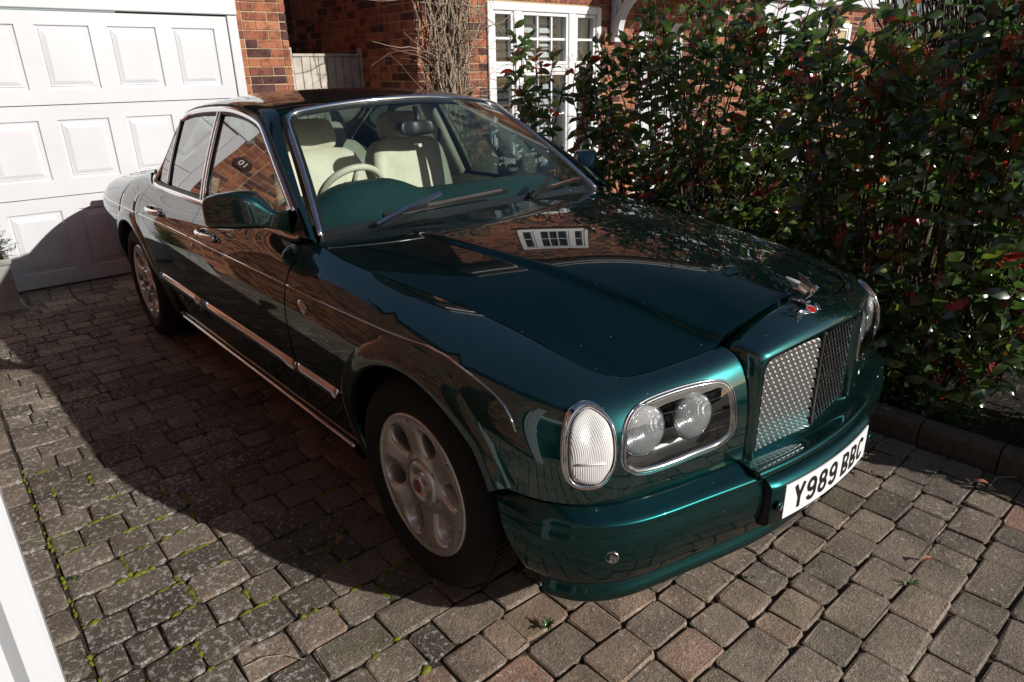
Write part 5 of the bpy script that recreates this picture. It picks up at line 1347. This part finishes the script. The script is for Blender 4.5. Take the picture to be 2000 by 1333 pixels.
twigs('bare_shrub','tall bare brown shrub farther back, closing the view at the top right corner',-.7,1.7,4.2,5.0,2.2,3.3,330,53,BARK,.010,.10)
twigs('leggy_shrub','thin bare shrub with pale twigs in front of the porch bracket',-2.4,-1.2,2.4,3.0,1.3,2.35,22,52,TWIG,.0035,.2)
# golden leaved shrub and a terracotta pot on the neighbour's side
rr=np.random.RandomState(61);gs=empty('golden_shrub',(-.75,3.3,0),'yellow green leaved shrub glimpsed through a gap in the photinia','shrub');L=[]
for P in hull_tips(200,(-.75,3.2,.55),(.8,.5,.75),62):
    for k in range(5): L.append((P+rr.normal(0,.03,3),rr.normal(0,1,3)+np.array([0,0,.4]),np.array([rr.normal(0,.4),rr.normal(0,.4),1]),rr.uniform(.03,.055),.035,rr.rand()))
g=MB()
for P in hull_tips(14,(-.75,3.2,.4),(.5,.3,.4),63): g.tube([(-.75,3.3,0),P],[.01,.004],4)
g.build('stem',BARK,gs,True);leafset('leaf',LEAFY,L,gs,60)
tp=empty('terracotta_pot',(-.55,2.78,0),'terracotta pot half hidden behind the hedge leaves','flower pot')
V,F=lathe([(.0001,0),(.11,0),(.155,.30),(.172,.30),(.175,.36),(.155,.36),(.145,.31),(.0001,.30)],24,'z',(-.55,2.78,-.015));mk('pot_body',V,F,TERRA,tp,True)
# wall climber trained on the corner of the brick house
rr=np.random.RandomState(71);cl_=empty('climbing_plant',(-4.1,2.25,0),'bare woody climber bundled up the corner of the brick house','climber');m=MB()
for k in range(44):
    y=rr.normal(2.28,.075);P=[np.array([-4.13+rr.normal(0,.03),y,.0])]
    for z in np.arange(.25,3.2,.25):
        spread=.05+.07*z*.6;P.append(np.array([-4.10+rr.normal(0,.045),2.27+ (y-2.28)*(1+.55*z)+rr.normal(0,.035)+.05*math.sin(z*2+k),z]))
    m.tube(P,rr.uniform(.004,.013)*np.linspace(1.1,.5,len(P)),5,cap=False)
m.build('woody_stems',TWIG,cl_,True)['kind']='stuff'
m=MB()
for k in range(230):
    z=rr.uniform(.9,2.7);s=rr.choice([-1,1],p=[.45,.55]);b=np.array([-4.10+rr.normal(0,.04),2.27+s*.07,z]);P=[b];lng=rr.rand()<.3
    d=np.array([rr.normal(.25,.3),s*rr.uniform(.3,1.1),rr.normal(.35,.6)])
    for _ in range(9 if lng else 6):
        d=d/np.linalg.norm(d)+rr.normal(0,.22 if lng else .42,3);q=P[-1]+d/np.linalg.norm(d)*rr.uniform(.05,.10)*(1.2 if lng else .8)
        if q[1]>1.97: q[0]=max(q[0],-4.165)
        P.append(q)
    m.tube(P,np.linspace(.0055,.0014,len(P))*rr.uniform(.6,1.3),4,cap=False)
m.build('side_twigs',TWIG,cl_,True)['kind']='stuff'
# planter with a small conifer by the garage door
pl_=empty('lead_planter',(-4.56,-1.68,0),'square grey lead planter with panel relief beside the garage door','planter')
m=MB();cx,cy=-4.56,-1.695
def sq(h,z): return [(cx+h,cy-h,z),(cx+h,cy+h,z),(cx-h,cy+h,z),(cx-h,cy-h,z)]
V=[];pr_=[(.195,-.005),(.197,.012),(.183,.025),(.172,.06),(.168,.33),(.180,.345),(.184,.365),(.178,.378),(.150,.378),(.145,.33)]
for h,z in pr_: V+=sq(h,z)
m.add(V,[(k*4+i,k*4+(i+1)%4,k*4+4+(i+1)%4,k*4+4+i) for k in range(len(pr_)-1) for i in range(4)]);m.build('planter_body',LEAD,pl_)
m=MB()
oc=[(-.05,.07),(.05,.07),(.115,.14),(.115,.25),(.05,.31),(-.05,.31),(-.115,.25),(-.115,.14)]
for ax_ in range(2):
    P_=[((cx+.1725-.01*(z/.33),cy+a,z) if ax_==0 else (cx+a,cy+.1725-.01*(z/.33),z)) for a,z in oc]
    V,F=sweep(np.array(P_),[(-.006,-.003),(-.003,.006),(.003,.006),(.006,-.003)],closed=True,nrm=(1,0,0) if ax_==0 else (0,1,0));m.add(V,F)
m.build('relief',LEAD,pl_);m=MB();m.add(sq(.148,.345),[(0,1,2,3)]);m.build('potting_soil',SOIL,pl_)
cy+=.05;cf=empty('small_conifer',(cx,cy,.345),'bright green little conifer growing in the lead planter','plant');rr=np.random.RandomState(81);L=[];m=MB()
for k in range(300):
    a=rr.rand()*6.28;h=rr.uniform(.02,.42);R_=.23*math.sqrt(max(0,1-(h/.45)**1.4))*rr.uniform(.4,1);p=np.array([cx+R_*math.cos(a),cy+R_*math.sin(a),.345+h])
    b=np.array([cx,cy,.345+h*.6]);m.tube([b,p],[.003,.001],3,cap=False)
    for j in range(9): L.append((b+(p-b)*(.35+.65*rr.rand()),np.array([math.cos(a)*.6,math.sin(a)*.6,1.])+rr.normal(0,.5,3),rr.normal(0,1,3),rr.uniform(.014,.026),.012,rr.rand()))
m.build('stem',BARK,cf);leafset('leaf',LEAFC,L,cf,60)
# weeds, fallen leaves, dry stalks
def rosette(label,x,y,n,s,seed,mat=LEAFC):
    rr=np.random.RandomState(seed);o=empty('weed',(x,y,0),label,'weed');
    L=[((x,y,.004),(math.cos(a),math.sin(a),.45+rr.rand()*.5),(0,0,1),s*rr.uniform(.7,1.1),s*.7,rr.uniform(.4,1)) for a in np.arange(n)*2.4]
    leafset('leaf',mat,L,o,n)
def gp(px,py,z=0.):
    d=np.array([(px-1000)/FPX,(py-666.5)/FPX,1.])@CR;return CAM+d*((z-CAM[2])/d[2])
for i,(px,py,n,s,lab) in enumerate([(1068,1228,12,.034,'largest green weed rosette in a paving joint in front of the wheel'),(1468,1132,5,.016,'tiny weed seedling in the paving below the bumper'),(1780,1145,6,.030,'green weed sprouting in the paving at lower right'),(1735,935,6,.026,'small weed in the paving by the number plate corner'),(1425,1140,4,.018,'pale green weed tuft between paving stones'),(150,1135,7,.024,'round leaved weed among the mossy joints'),(290,920,7,.022,'weed at the edge of the car shadow on the left'),(1830,935,5,.02,'bright weed sprig near the kerb')]):
    q=gp(px,py);rosette(lab,q[0],q[1],n,s,90+i)
def fallen(label,px,py,ln,a,seed):
    q=gp(px,py,.012);rr=np.random.RandomState(seed);V=LV*np.array([ln,ln*.95,ln*1.6]);V[:,2]+=.25*ln*np.abs(V[:,1]/ln)*1.2
    R_=np.array([[math.cos(a),-math.sin(a),0],[math.sin(a),math.cos(a),0],[0,0,1]]);V=V@R_.T+q+np.array([0,0,.006])
    t=MB();t.add(V,LF);t.tube([V[0],V[0]+(V[0]-V[-1])*.25+np.array([0,0,.012])],.0012,4);o=t.build('fallen_leaf',DRY,None,True);tag(o,label,'leaf')
fallen('curled reddish dead leaf on the paving below the kerb',1895,945,.075,.6,1);fallen('brown dead leaf lying in the shade beside the front wheel',658,1068,.06,2.4,2);fallen('flat grey brown dead leaf at the lower right paving',1800,1100,.055,1.2,3);fallen('small dry leaf under the number plate',1700,930,.04,2.,4)
o=MB();o.tube([gp(480,1305)+[0,0,.006],gp(520,1290)+[0,0,.012],gp(560,1285)+[0,0,.012],gp(595,1292)+[0,0,.006]],.0018,5);tag(o.build('dry_stalk',TWIG),'thin pale dry stalk curved on the paving at bottom left','stalk')
o=MB();o.tube([gp(1930,955)+[0,0,.006],gp(1945,938)+[0,0,.012],gp(1985,935)+[0,0,.008]],.002,5);tag(o.build('dry_stalk',TWIG),'thin dry stalk by the kerb at the right edge','stalk')
# ivy and litter at the foot of the hedge
rr=np.random.RandomState(95);L=[];iv=empty('ivy',(.6,1.5,.07),'low ivy leaves on the dark soil behind the kerb','plant')
for k in range(150):
    p=np.array([rr.normal(.62,.22),rr.uniform(1.24,1.5),.09+rr.rand()*.05]);a=rr.rand()*6.28;L.append((p,(math.cos(a),math.sin(a),.3),(rr.normal(0,.3),rr.normal(0,.3),1),rr.uniform(.03,.05),.06,rr.uniform(.1,.6)))
leafset('leaf',LEAFG,L,iv,40)
lt=MB()
for k in range(700):
    p=np.array([rr.uniform(-3.5,2.8),rr.uniform(1.24,2.3),.075+rr.rand()*.01]);a=rr.rand()*6.28;ln=rr.uniform(.02,.06);R_=np.array([[math.cos(a),-math.sin(a),0],[math.sin(a),math.cos(a),0],[0,0,1]])
    lt.add((LV*np.array([ln,ln,ln]))@R_.T+p,LF)
for k in range(150):
    p=np.array([rr.uniform(-.5,2.0),rr.uniform(1.24,1.9),.08]);q=p+np.append(rr.normal(0,.09,2),.02*rr.rand());lt.tube([p,q],.0015,3)
o=lt.build('leaf_litter',m_simple_noise('leaf litter',(.03,.022,.014),(.10,.07,.045),30,.8,0),None,False,'stuff')
